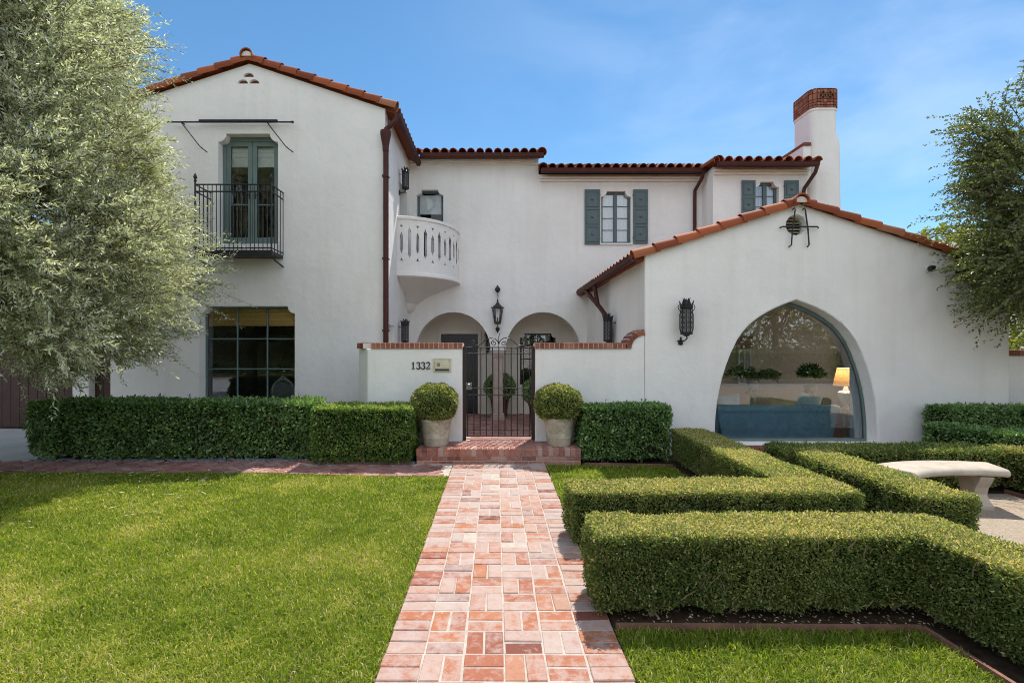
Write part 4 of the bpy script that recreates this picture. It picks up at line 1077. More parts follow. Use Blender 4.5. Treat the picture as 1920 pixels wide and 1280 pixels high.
for (pa, pb, s_) in ((1491, 1483, -1), (1510, 1518, 1)):
    b.tube([(xf(pa-4), yo+.02, zf2(393)), (xf(pa-1), yo, zf2(390)), (xf(pa), yo, zf2(394)), (xf((pa+pb)/2+s_*1), yo, zf2(430)), (xf(pb-s_*1), yo, zf2(459)), (xf(pb-3), yo+.02, zf2(463))], .011, 6)
b.tube([(xf(1463), yo+.02, zf2(427)), (xf(1467), yo, zf2(425)), (xf(1533), yo, zf2(425)), (xf(1536), yo+.02, zf2(427))], .011, 6)
for px_ in (1487.5, 1514): b.tube([(xf(px_), yo, zf2(425)), (xf(px_), YR-.001 if px_ > 1500 else YR+.1, zf2(425))], .008, 6)
b.build('rods', IRON, io)
se = thing('security_camera', 'small black security camera under the right end of the gable', 'security camera', (X(1743, YR), YR, Z(503, YR)))
b = MB(); xs_, zs_ = X(1743, YR-.06), Z(503, YR-.06)
b.lathe([(.035, -.012), (.035, 0)], (xs_+.03, YR-.001, zs_+.02), 12, axis='y'); b.tube([(xs_+.03, YR-.01, zs_+.02), (xs_+.02, YR-.06, zs_+.01)], .014, 8)
b.build('mount', WHITEFAB, se)
b = MB(); b.tube([(xs_+.05, YR-.07, zs_+.012), (xs_-.02, YR-.10, zs_-.005), (xs_-.045, YR-.11, zs_-.012)], [.032, .036, .030], 12); b.build('body', IRON, se)

# ================================================================== LIVING ROOM behind the pointed window
def living():
    z0 = -.06
    b = MB(); xa, xb, ya_, yb = XR0+.31, XR1-.31, YR+.302, 10.4
    b.box(xa, xb, yb, yb+.1, z0, 3.1); b.box(xa, xa+.02, ya_, yb, z0, 3.1); b.box(xb-.02, xb, ya_, 8.0, z0, 2.55); b.box(xb-.02, xb, 10.1, yb, z0, 2.55); b.box(xb-.02, xb, 8.0, 10.1, z0, .5); b.box(xb-.02, xb, 8.0, 10.1, 2.3, 2.55); b.box(xa, xb, ya_, yb, 2.55, 2.6)
    H(b, 'room_interior', ROOMBROWN)
    H(MB().box(xa, xb, ya_, yb, z0-.06, z0), 'room_floor', FLOORWOOD)
    # inner casement on the back wall
    wx0, wx1 = X(1386, 10.3), X(1410, 10.3)
    wi = grid_window(wx0, wx1, Z(720, 10.3), Z(655, 10.3), 10.33, 2, 3, .03, .02, WHITEFAB, 'window'); wi['label'] = 'narrow window on the far wall of the living room'
    b = MB(); b.box(X(1360, 10.2), X(1412, 10.2), 10.2, 10.39, Z(652, 10.2), Z(630, 10.2)); H(b, 'pelmet', simple('pelmet_wood', (.25, .13, .07), .6))
    b = MB(); b.box(xa+.02, xb-.02, 8.9, 9.05, 2.18, 2.5); H(b, 'ceiling_beam', simple('beam_wood', (.33, .26, .19), .7))
    # sofa
    D = 8.0; s0, s1 = X(1350, D), X(1570, D); zt = Z(760, D); zb = z0+.05
    so = thing('sofa', 'blue upholstered sofa seen from behind through the arched window', 'sofa', ((s0+s1)/2, D+.4, z0))
    b = MB(); n = 14
    secs = []
    def prof(z, e): return [(s0-e, D+.02), (s1+e, D+.02), (s1+e, D+.22), (s0-e, D+.22)]
    loft(b, [(prof(0, -.05), zb+.1), (prof(0, 0), zb+.35), (prof(0, .03), zt-.07)]); b.build('backrest', SOFABLUE, so, bevel=.02)
    b = MB(); b.tube([(s0-.04, D+.07, zt-.08), (s0-.02, D+.07, zt-.07), (s1+.02, D+.07, zt-.07), (s1+.04, D+.07, zt-.08)], .075, 14); b.build('rolled_top', SOFABLUE, so, smooth=True)
    b = MB(); b.box(s0+.1, s1-.1, D+.22, D+.85, zb+.1, zb+.38); b.build('seat', SOFABLUE, so, bevel=.04)
    for x in (s0-.03, s1-.17): 
        b = MB(); b.box(x, x+.2, D+.2, D+.9, zb+.08, zb+.5); b.tube([(x+.1, D+.2, zb+.5), (x+.1, D+.92, zb+.5)], .1, 12); b.build('arm', SOFABLUE, so, bevel=.02)
    b = MB(); x = s0
    while x < s1: b.box(x, x+.012, D-.005, D+.02, z0+.03, zb+.11); x += .018
    b.box(s0-.01, s1+.01, D-.008, D+.022, zb+.10, zb+.125); b.build('fringe', PALEBLUE, so)
    for x in (s0+.05, s1-.05): MB().tube([(x, D+.1, z0), (x, D+.1, zb+.1)], .02, 8).build('leg', WOODBROWN, so)
    def cushion(px, py, w_, h_, lab, tilt):
        c = Vector((X(px, D+.28), D+.30, Z(py, D+.28))); b = MB(); n = 12; vs = []; fs = []
        for sgn in (-1, 1):
            for i in range(n+1):
                for j in range(n+1):
                    u, v = i/n*2-1, j/n*2-1; th = .085*((1-u*u)*(1-v*v))**.45
                    uu, vv = u*w_*(1-.06*(1-v*v)), v*h_*(1-.06*(1-u*u))
                    vs.append((c.x+uu*math.cos(tilt)-vv*math.sin(tilt), c.y+sgn*th, c.z+uu*math.sin(tilt)+vv*math.cos(tilt)))
            o_ = 0 if sgn < 0 else (n+1)**2
            fs += [(o_+i*(n+1)+j, o_+(i+1)*(n+1)+j, o_+(i+1)*(n+1)+j+1, o_+i*(n+1)+j+1) for i in range(n) for j in range(n)]
        b.add(vs, fs); o = b.build('cushion', PALEBLUE, smooth=2); tag(o, lab, 'cushion', 'cushions on the sofa')
    cushion(1367, 757, .2, .16, 'pale blue cushion at the left end of the sofa', .1); cushion(1517, 757, .21, .17, 'pale blue cushion nearer the table lamp', -.25)
    # side table and lamp
    tx, ty = X(1586, 8.25), 8.25
    ttop = Z(769, 8.25)
    sd = thing('side_table', 'small wooden side table under the lamp', 'side table', (tx, ty, z0))
    TW = simple('grey_oak', (.26, .22, .16), .6)
    MB().box(tx-.19, tx+.19, ty-.19, ty+.19, ttop-.04, ttop).build('tabletop', TW, sd, bevel=.006)
    for sx in (-1, 1):
        for sy in (-1, 1): MB().box(tx+sx*.16-.02, tx+sx*.16+.02, ty+sy*.16-.02, ty+sy*.16+.02, z0, ttop-.04).build('leg', TW, sd)
    la = thing('table_lamp', 'white urn table lamp with cream shade beside the sofa', 'table lamp', (tx, ty, ttop))
    b = MB(); b.lathe([(.09, ttop), (.095, ttop+.02), (.05, ttop+.05), (.03, ttop+.09), (.075, ttop+.15), (.112, ttop+.24), (.118, ttop+.30), (.09, ttop+.325), (.04, ttop+.335), (.03, ttop+.40)], (tx, ty, 0), 20)
    for i in range(14):
        a = 2*PI*i/14; b.tube([(tx+r_*math.cos(a), ty+r_*math.sin(a), ttop+h_) for r_, h_ in ((.07, .14), (.108, .23), (.116, .30))], .010, 5)
    b.build('lamp_base', simple('white_ceramic', (.75, .76, .74), .2, .5, .04), la, smooth=True)
    zs0, zs1 = Z(723, 8.25), Z(690, 8.25)
    k = NT('lit_lamp_shade'); k.col((.80, .74, .66), .9, .1)
    tr = k.n('BsdfTranslucent'); tr.inputs[0].default_value = (.85, .68, .45, 1); mx = k.n('MixShader'); mx.inputs[0].default_value = .40
    k.l(k.p.outputs[0], mx.inputs[1]); k.l(tr.outputs[0], mx.inputs[2]); k.l(mx.outputs[0], k.out.inputs[0])
    b = MB(); n = 28; vs = []
    for (r_, z) in ((.185, zs0), (.125, zs1), (.122, zs1), (.182, zs0)): vs += [(tx+r_*math.cos(2*PI*i/n), ty+r_*math.sin(2*PI*i/n), z) for i in range(n)]
    b.add(vs, [(j*n+i, j*n+(i+1) % n, ((j+1) % 4)*n+(i+1) % n, ((j+1) % 4)*n+i) for j in range(4) for i in range(n)])
    b.build('lamp_shade', k.m, la, smooth=True)
    pl_ = bpy.data.lights.new('lamp_bulb', 'POINT'); pl_.energy = 7; pl_.color = (1, .78, .52); pl_.shadow_soft_size = .035
    po = bpy.data.objects.new('lamp_bulb', pl_); C.objects.link(po); po.parent = la; po.location = (0, 0, zs0-ttop+.21)
    # curtains
    def curtain(xa_, xb_, lab):
        b = MB(); n = 60; y0 = YG+.14; vs = []
        for i in range(n+1):
            t = i/n; x = xa_+(xb_-xa_)*t; yy = y0+.035*math.sin(t*9*2*PI/1.5)
            vs += [(x, yy, z0+.02), (x, yy, 2.1), (x, yy+.006, 2.1), (x, yy+.006, z0+.02)]
        b.add(vs, [(i*4+j, (i+1)*4+j, (i+1)*4+(j+1) % 4, i*4+(j+1) % 4) for i in range(n) for j in range(4)])
        o = b.build('curtain', PALEBLUE, smooth=True); tag(o, lab, 'curtain')
    curtain(X(1598, 7.62), X(1645, 7.62), 'pale blue curtain hanging at the right of the arched window')
    curtain(X(1330, 7.62), X(1348, 7.62), 'sliver of pale blue curtain at the left of the arched window')
    # plants further back
    def plant(px, py, D, lab, frond=True):
        x, zt = X(px, D), Z(py, D)
        t = thing('potted_plant', lab, 'plant', (x, D, z0), 'potted plants in the living room')
        b = MB(); b.lathe([(.07, zt-.22), (.10, zt-.03), (.105, zt), (.09, zt), (.085, zt-.03)], (x, D, 0), 18); b.lathe([(.16, z0), (.16, z0+.04), (.05, z0+.08), (.05, zt-.28), (.13, zt-.25), (.13, zt-.22)], (x, D, 0), 16)
        b.build('pot', POTSTONE, t, smooth=True)
        n = 900; u = unit(RNG.normal(size=(n, 3))); u[:, 2] = np.abs(u[:, 2])
        rr = RNG.random(n)**.5
        if frond:
            br = RNG.integers(0, 22, n); ang = br*2.4; dn = .15+.5*((br*37) % 10)/10
            rr = RNG.random(n); P = np.stack([np.cos(ang)*rr*.42, np.sin(ang)*rr*.42, dn*rr*1.0-.75*dn*rr*rr+.02], 1); P += RNG.normal(size=(n, 3))*.012
            Dr = np.stack([np.cos(ang), np.sin(ang), -.3*np.ones(n)], 1)+RNG.normal(size=(n, 3))*.6
        else: P = u*rr[:, None]*np.array([.2, .2, .2])+np.array([0, 0, .16]); Dr = u+RNG.normal(size=(n, 3))*.5
        V, T = leaf_arrays(P+np.array([x, D, zt]), Dr, RNG.normal(size=(n, 3))+np.array([0, 0, 1]), RNG.uniform(.06, .11, n), RNG.uniform(.018, .035, n))
        fast_mesh('leaves', V, T, np.repeat(RNG.random(n), 2), FERN, t)
    plant(1412, 712, 9.0, 'arching fern on a stand seen left through the arched window', True)
    plant(1520, 722, 8.9, 'round leafy pot plant seen near the centre of the arched window', False)
living()
# carved chair inside the ground floor window
ch = thing('dining_chair', 'pale carved oval-back chair just inside the ground floor window', 'chair', (X(531, 10.4), 10.5, 0))
cxh, zch = X(531, 10.4), Z(735, 10.4)
CW = simple('pale_painted_wood', (.42, .42, .36), .5)
b = MB(); b.tube([(cxh+.24*math.cos(a), 10.4, zch+.27*math.sin(a)) for a in [2*PI*i/28 for i in range(29)]], .03, 8)
b.tube([(cxh-.08, 10.39, zch+.27), (cxh-.03, 10.38, zch+.32), (cxh, 10.38, zch+.335), (cxh+.03, 10.38, zch+.32), (cxh+.08, 10.39, zch+.27)], .022, 7); b.build('backrest', CW, ch, smooth=True)
b = MB(); b.lathe([(.0, 0), (.225, .0), (.225, .03), (0, .045)], (cxh, 10.39, zch), 24, axis='y'); b.build('back_pad', simple('grey_pad', (.22, .23, .22), .9), ch)
b = MB(); b.box(cxh-.26, cxh+.26, 10.42, 10.92, .40, .48); b.build('seat', CW, ch, bevel=.02)
for sx in (-1, 1):
    for yy in (10.45, 10.88): MB().tube([(cxh+sx*.22, yy, .01), (cxh+sx*.22, yy, .42)], .02, 7).build('leg', CW, ch)
for sx in (-1, 1): MB().tube([(cxh+sx*.2, 10.41, .42), (cxh+sx*.22, 10.40, zch-.15)], .02, 7).build('back_post', CW, ch)

# ================================================================== PLANTERS AND TOPIARY
def ball_foliage(n, rx, rz, lsz, parent, mat, c, name='foliage', seed=0):
    u = unit(RNG.normal(size=(n, 3)))
    lump = (vnoise(u*2.2+seed, 1.6, 3)-.5)*.20+(vnoise(u*5+seed, 1.6, 5)-.5)*.08
    rr = 1+lump-np.abs(RNG.normal(size=n))*.07+(RNG.random(n) < .05)*RNG.random(n)*.08
    rad = np.array([rx, rx, rz])
    uu = np.sign(u)*np.abs(u)**.88; P = uu*rad*rr[:, None]+np.array(c)
    Dr = u*.7+RNG.normal(size=(n, 3))*.7; Nn = u+RNG.normal(size=(n, 3))*.55
    V, T = leaf_arrays(P, Dr, Nn, RNG.uniform(.8, 1.3, n)*lsz, RNG.uniform(.45, .7, n)*lsz)
    new = np.clip(RNG.random(n)*.75+.25*(rr > .98)*RNG.random(n)+.12*np.maximum(0, u[:, 2]), 0, 1)  # outer leaves paler as new growth; topmost paler with sunlight put into colour
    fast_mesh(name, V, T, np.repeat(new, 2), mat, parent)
def planter(label, x, y, z0, mat=POTSTONE, r=.235, h=.385, group='stone planters beside the gate'):
    t = thing('planter', label, 'planter', (x, y, z0), group)
    prof = [(.72, 0), (.735, .03), (.75, .035), (.80, .28), (.815, .30), (.815, .33), (.80, .35), (.90, .74), (.915, .76), (.93, .80), (.955, .90), (1.0, .92), (1.02, .96), (1.0, 1.0), (.90, 1.0), (.88, .93), (.0, .90)]
    b = MB(); b.lathe([(a*r, z0+q*h) for a, q in prof], (x, y, 0), 40); o = b.build('pot', mat, t, smooth=True)
    b = MB(); b.lathe([(0, z0+h*.915), (r*.88, z0+h*.925), (0, z0+h*.95)], (x, y, 0), 20); b.build('potting_soil', SOIL, t)
    return t
def topiary(label, x, y, zc, rx, rz, zpot, n=9000, lsz=.026, group='clipped boxwood balls in the stone planters', seed=0, mat=None):
    t = thing('topiary_ball', label, 'topiary', (x, y, zpot), group)
    b = MB(); b.lathe([(.72*rx*math.cos(a), zc+.72*rz*math.sin(a)) for a in [-PI/2+PI*i/10 for i in range(11)]], (x, y, 0), 20); b.build('twig_shade_core', INNER, t)
    ball_foliage(n, rx, rz, lsz, t, mat or LEAF_BOX, (x, y, zc), seed=seed)
    MB().tube([(x, y, zpot), (x+.01, y, zc-rz*.5)], .022, 7).build('trunk', BARK, t)
planter('pale stone planter on the brick step left of the gate', X(817, 7.0), 7.0, .2)
planter('weathered stone planter on the brick step right of the gate', X(1048, 7.0), 7.0, .2, h=.40, r=.225)
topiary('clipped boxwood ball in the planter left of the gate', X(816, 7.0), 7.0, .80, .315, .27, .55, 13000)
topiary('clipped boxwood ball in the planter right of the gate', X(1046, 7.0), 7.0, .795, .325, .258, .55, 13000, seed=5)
planter('maroon glazed pot behind the porch column', X(937, 12.9), 12.9, FL, MAROON, .26, .50, 'maroon pots in the courtyard')
topiary('dark clipped ball plant in the maroon pot behind the column', X(937, 12.9), 12.9, .55, .40, .34, .2, 5000, .04, 'clipped plants in the courtyard', 3, LEAF_HEDGE)
planter('maroon glazed pot hidden behind the right side of the gate', X(1006, 12.3), 11.6, FL, MAROON, .26, .50, 'maroon pots in the courtyard')
topiary('dark clipped ball plant glimpsed behind the right gate post', X(1006, 12.3), 11.6, .55, .38, .34, .2, 5000, .04, 'clipped plants in the courtyard', 4, LEAF_HEDGE)

# ================================================================== HEDGES
def hedge(label, boxes, mat, lsz, dens, z0=.03, rad=.032, stems=True, seed=0, group=None, top_new_sun=.42, core=.055, gap=0.0, rough=.022):
    """boxes: (cx, cy, hx, hy, z1, angle)"""
    cx, cy = boxes[0][0], boxes[0][1]
    t = thing('hedge', label, 'hedge', (cx, cy, 0), group)
    VV, TT, RR = [], [], []; off = 0; inner = MB()
    for bi, (bx, by, hx_, hy_, z1, ang) in enumerate(boxes):
        h = np.array([hx_, hy_, (z1-z0)/2]); cz = (z0+z1)/2
        faces = [(0, 1), (0, -1), (1, 1), (1, -1), (2, 1), (2, -1)]
        pts = []
        for (ax, sg) in faces:
            o1, o2 = [a for a in (0, 1, 2) if a != ax]
            ar = 4*h[o1]*h[o2]; dn = dens*(.35 if (ax == 2 and sg < 0) else 1.15 if ax == 2 else 1)
            n = int(ar*dn); p = np.empty((n, 3)); p[:, ax] = sg*h[ax]; p[:, o1] = RNG.uniform(-h[o1], h[o1], n); p[:, o2] = RNG.uniform(-h[o2], h[o2], n); pts.append(p)
        p = np.concatenate(pts); n = len(p)
        q = np.clip(p, -h+rad, h-rad); d = unit(p-q); p = q+d*rad
        ca, sa = math.cos(ang), math.sin(ang)
        Rm = np.array([[ca, -sa, 0], [sa, ca, 0], [0, 0, 1]])
        P = p@Rm.T+np.array([bx, by, cz]); Nn = d@Rm.T
        up0 = np.clip(Nn[:, 2], 0, 1); lump = ((vnoise(P, 3.2, seed)-.5)*rough*2.6+(vnoise(P, 11, seed+1)-.5)*rough*2.4)*(1-.6*up0)-.032*np.clip((vnoise(P, 4.3, seed+9)-.68)*5, 0, 1)*(1-up0)
        low = np.clip(1-(P[:, 2]-z0)/.16, 0, 1)
        dep = np.abs(RNG.normal(size=n))*.02+RNG.random(n)**3*.06
        P = P+Nn*((RNG.random(n) < .02)*RNG.random(n)*1.4*lsz)[:, None]; P = P+Nn*(lump-dep+.008-low*.03*(vnoise(P, 6, seed+2)))[:, None]
        keep = np.ones(n, bool)
        for bj, (ox, oy, ohx, ohy, oz1, oang) in enumerate(boxes):
            if bj == bi: continue
            dx_, dy_ = P[:, 0]-ox, P[:, 1]-oy; c2, s2 = math.cos(oang), math.sin(oang)
            lx, ly = dx_*c2+dy_*s2, -dx_*s2+dy_*c2
            keep &= ~((np.abs(lx) < ohx-.07) & (np.abs(ly) < ohy-.07) & (P[:, 2] < oz1-.05))
        if gap: keep &= ~((vnoise(P, 5, seed+4) < gap) & (P[:, 2] < z0+.35*(z1-z0)+.1))
        keep &= ~((low > .3) & (RNG.random(n) < low*.25))
        P, Nn, dep, lump = P[keep], Nn[keep], dep[keep], lump[keep]; n = len(P)
        Dr = Nn*.55+RNG.normal(size=(n, 3))*.75+np.array([0, 0, .25]); Ln = Nn*.9+RNG.normal(size=(n, 3))*.6+np.array([0, 0, .3])
        V, T = leaf_arrays(P, Dr, Ln, RNG.uniform(.55, 1.6, n)*lsz, RNG.uniform(.42, .8, n)*lsz)
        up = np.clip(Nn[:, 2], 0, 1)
        r_ = np.clip((RNG.random(n) < .035)*(1-up)*.6+RNG.random(n)**1.2*.72+top_new_sun*up*(.4+RNG.random(n))+.25*(vnoise(P, 2.4, seed+6)-.5), 0, 1)  # top leaves paler: new growth plus sunlight put into the leaf colour
        VV.append(V); TT.append(T+off); RR.append(np.repeat(r_, 2)); off += len(V)
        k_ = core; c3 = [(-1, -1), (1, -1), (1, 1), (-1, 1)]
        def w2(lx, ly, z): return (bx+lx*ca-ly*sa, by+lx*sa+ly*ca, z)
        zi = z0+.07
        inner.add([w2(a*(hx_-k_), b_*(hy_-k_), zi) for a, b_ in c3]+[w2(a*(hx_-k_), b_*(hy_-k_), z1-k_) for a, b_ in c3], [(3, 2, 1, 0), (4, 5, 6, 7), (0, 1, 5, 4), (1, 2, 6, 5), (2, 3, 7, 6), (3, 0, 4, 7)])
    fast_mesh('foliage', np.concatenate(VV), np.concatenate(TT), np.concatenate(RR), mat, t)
    inner.build('twig_shade_core', INNER, t)
    if stems:
        tw = MB(); rnd_ = random.Random(seed)
        for (bx, by, hx_, hy_, z1, ang) in boxes:
            ca, sa = math.cos(ang), math.sin(ang); L = max(hx_, hy_); n = max(2, int(2*L/.5)); xl = hx_ >= hy_; S_ = min(hx_, hy_)
            def wp(u_, v_, z_):
                lx, ly = (u_, v_) if xl else (v_, u_)
                return (bx+lx*ca-ly*sa, by+lx*sa+ly*ca, z_)
            for i in range(n):
                u = (-1+2*(i+.5)/n)*(L-.08)+rnd_.uniform(-.1, .1); v = -S_*rnd_.uniform(.2, .6); r0 = rnd_.uniform(.007, .017); b = MB()
                b.tube([wp(u, v, -.02), wp(u+rnd_.uniform(-.02, .02), v, z0+.06), wp(u+rnd_.uniform(-.06, .06), v+rnd_.uniform(-.03, .03), z0+.2)], [r0*1.5, r0, r0*.7], 6)
                for q in range(rnd_.randint(1, 3)):
                    a = rnd_.uniform(0, 6.28); b.tube([wp(u, v, .015), wp(u+.04*math.cos(a), v+.04*math.sin(a), -.004), wp(u+.07*math.cos(a), v+.07*math.sin(a), -.025)], [r0*.8, r0*.5, r0*.3], 5)
                b.build('stem', TWIG, t, smooth=True)
            for i in range(int(2*L*26)):
                u = rnd_.uniform(-L+.03, L-.03); zz = z0+(z1-z0)*rnd_.random()**1.5*.85; sl = rnd_.uniform(-.06, .06); l2 = rnd_.uniform(.04, .13)
                for sg in (-1, 1):
                    f_ = sg*(S_-.008); tw.tube([wp(u, f_-sg*.02, zz), wp(u+sl*.5, f_, zz+l2*.5), wp(u+sl+rnd_.uniform(-.03, .03), f_+sg*.008, zz+l2)], [.0045, .003, .0012], 4, cap=False)
        tag(tw.build('twigs', TWIG, t, recalc=False), kind='stuff')
    return t
GB = 'clipped boxwood parterre hedges'; GH2 = 'leafy hedges along the house front'
def bx(x0, x1, y0, y1, z1): return ((x0+x1)/2, (y0+y1)/2, (x1-x0)/2, (y1-y0)/2, z1, 0)
hedge('long dark leafy hedge under the ground floor window', [bx(-6.62, -2.62, 6.90, 7.5, .80)], LEAF_HEDGE, .048, 3600, seed=1, group=GH2, rough=.032, top_new_sun=.05, gap=.12)
hedge('short hedge with sunlit top left of the brick step', [bx(-2.49, -1.14, 6.60, 7.2, .77)], LEAF_MID, .034, 6000, seed=2, group=GH2, rough=.028, top_new_sun=.35)
hedge('square leafy hedge right of the brick step', [bx(1.20, 2.40, 6.74, 7.24, .76)], LEAF_HEDGE, .042, 4600, seed=3, group=GH2, rough=.03, top_new_sun=.05, gap=.15)
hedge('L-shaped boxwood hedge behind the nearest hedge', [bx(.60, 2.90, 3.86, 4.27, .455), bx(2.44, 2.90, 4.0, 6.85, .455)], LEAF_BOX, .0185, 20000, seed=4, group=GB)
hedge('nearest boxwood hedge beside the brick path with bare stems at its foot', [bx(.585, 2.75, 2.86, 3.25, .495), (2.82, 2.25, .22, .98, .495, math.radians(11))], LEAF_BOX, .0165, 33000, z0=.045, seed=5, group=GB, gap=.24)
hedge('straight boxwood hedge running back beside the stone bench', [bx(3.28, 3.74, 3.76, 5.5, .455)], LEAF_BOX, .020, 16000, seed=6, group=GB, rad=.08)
hedge('low boxwood hedge across the back behind the stone bench', [bx(3.2, 5.62, 5.42, 5.86, .45)], LEAF_BOX, .025, 9000, seed=7, group=GB, top_new_sun=.08)
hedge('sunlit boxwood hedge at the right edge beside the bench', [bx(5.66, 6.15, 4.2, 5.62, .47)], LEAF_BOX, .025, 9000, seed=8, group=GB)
hedge('lower dark hedge row before the right garden wall', [(5.95, 5.95, .52, .22, .60, math.radians(-55))], LEAF_HEDGE, .034, 5200, seed=9, group='dark hedges at the right wall', top_new_sun=.05)
hedge('taller dark hedge against the right end of the house', [bx(6.3, 9.5, 6.72, 7.2, .74)], LEAF_HEDGE, .038, 4200, seed=10, group='dark hedges at the right wall', top_new_sun=.05)
# twigs showing on the face of the nearest hedge belong to its stems already

# ---------------- edging boards
b = MB()
def board(p, q, z=.035, th=.022):
    p, q = Vector(p), Vector(q); u = (q-p).normalized(); v = Vector((-u.y, u.x))*th/2; c = (p+q)/2
    b.obox((c.x, c.y, z/2-.03), (u.x*(q-p).length/2, u.y*(q-p).length/2, 0), (v.x, v.y, 0), (0, 0, z/2+.03), .5)
board((.68, 2.77), (2.40, 2.75)); board((2.40, 2.75), (2.46, 1.2)); board((2.46, 1.2), (2.5, -4.4))
tag(b.build('edging_board', BOARD), 'thin brown edging board between near right lawn and hedge bed', 'edging')
b = MB(); board((1.2, 6.62), (2.36, 6.52)); tag(b.build('edging_board', BOARD), 'thin edging board behind the small shaded lawn', 'edging')
b = MB(); board((5.6, 5.38), (5.62, 2.7)); tag(b.build('edging_board', BOARD), 'edging board at the foot of the hedge beside the bench', 'edging')
b = MB(); board((-2.72, 6.78), (-2.45, 6.70)); board((-2.45, 6.70), (-1.12, 6.68)); tag(b.build('edging_board', BOARD), 'curved edging under the short hedge left of the step', 'edging')

# ---------------- pebbles along the hedge foot
def pebbles():
    VV, FF, RR = [], [], []; off = 0
    ico = [(math.cos(a)*math.cos(e), math.sin(a)*math.cos(e), math.sin(e)) for e in (-1.2, -.6, 0, .6, 1.2) for a in [2*PI*i/8 for i in range(8)]]
    ico = np.array(ico); F_ = []
    for r_ in range(4):
        for i in range(8):
            a, b_, c, d = r_*8+i, r_*8+(i+1) % 8, (r_+1)*8+(i+1) % 8, (r_+1)*8+i; F_ += [(a, b_, c), (a, c, d)]
    for i in range(1, 7): F_ += [(32, 32+i, 33+i)]
    F_ = np.array(F_)
    for i in range(420):
        if i < 320: x, y = RNG.uniform(-6.5, -2.65), RNG.uniform(6.80, 6.96)
        else: x, y = RNG.uniform(-2.5, -1.12), RNG.uniform(6.68, 6.78)
        s = RNG.uniform(.6, 1.3)*np.array([.038, .03, .018]); a = RNG.uniform(0, 6.28)
        P = ico*s; P = np.stack([P[:, 0]*math.cos(a)-P[:, 1]*math.sin(a), P[:, 0]*math.sin(a)+P[:, 1]*math.cos(a), P[:, 2]], 1)+np.array([x, y, .008])
        VV.append(P); FF.append(F_+off); RR.append(np.full(len(F_), RNG.random())); off += len(P)
    o = fast_mesh('pebbles', np.concatenate(VV), np.concatenate(FF), np.concatenate(RR), PEBBLE)
    for p in o.data.polygons: p.use_smooth = True
    tag(o, 'dark grey pebbles strewn along the foot of the hedges', 'pebbles', kind='stuff')
pebbles()

# ================================================================== STONE BENCH
bn = thing('stone_bench', 'curved pale stone bench on carved legs among the hedges', 'bench', (4.75, 5.0, 0))
def bench():
    # arc centred towards the viewer
    zt, th = .40, .075; c = (4.62, 3.55); R0, R1 = 1.27, 1.66; a0, a1 = math.radians(119), math.radians(72)
    n = 28; prof = [(R0+.02, zt-th), (R0, zt-th+.012), (R0-.012, zt-th*.55), (R0, zt-.018), (R0+.02, zt-.004), (R0+.05, zt), (R1-.05, zt), (R1-.02, zt-.004), (R1, zt-.018), (R1+.012, zt-th*.55), (R1, zt-th+.012), (R1-.02, zt-th)]
    b = MB(); vs = []; k_ = len(prof)
    for i in range(n+1):
        a = a0+(a1-a0)*i/n
        for (r_, z) in prof: vs.append((c[0]+r_*math.cos(a), c[1]+r_*math.sin(a), z))
    fs = [(i*k_+j, (i+1)*k_+j, (i+1)*k_+(j+1) % k_, i*k_+(j+1) % k_) for i in range(n) for j in range(k_)]+[tuple(range(k_-1, -1, -1)), tuple(range(n*k_, n*k_+k_))]
    b.add(vs, fs); b.build('seat', STONE, bn, smooth=True, bevel=.012)
    for ang in (112, 80):
        a = math.radians(ang); u = Vector((math.cos(a), math.sin(a))); v = Vector((-u.y, u.x))
        sil = [(.0, 0), (.36, 0), (.36, .04), (.31, .07), (.27, .13), (.29, .20), (.33, .26), (.36, .32), (.36, zt-th), (-.0, zt-th), (-.0, .32), (.03, .26), (.07, .20), (.09, .13), (.05, .07), (.0, .04)]
        b = MB(); b.plate([(R0+.015+p[0], p[1]) for p in sil], [], lambda q, z, d: (c[0]+u.x*q+v.x*d, c[1]+u.y*q+v.y*d, z-.01), -.06, .06)
        b.build('leg', STONE, bn, bevel=.02, seg=3)
bench()

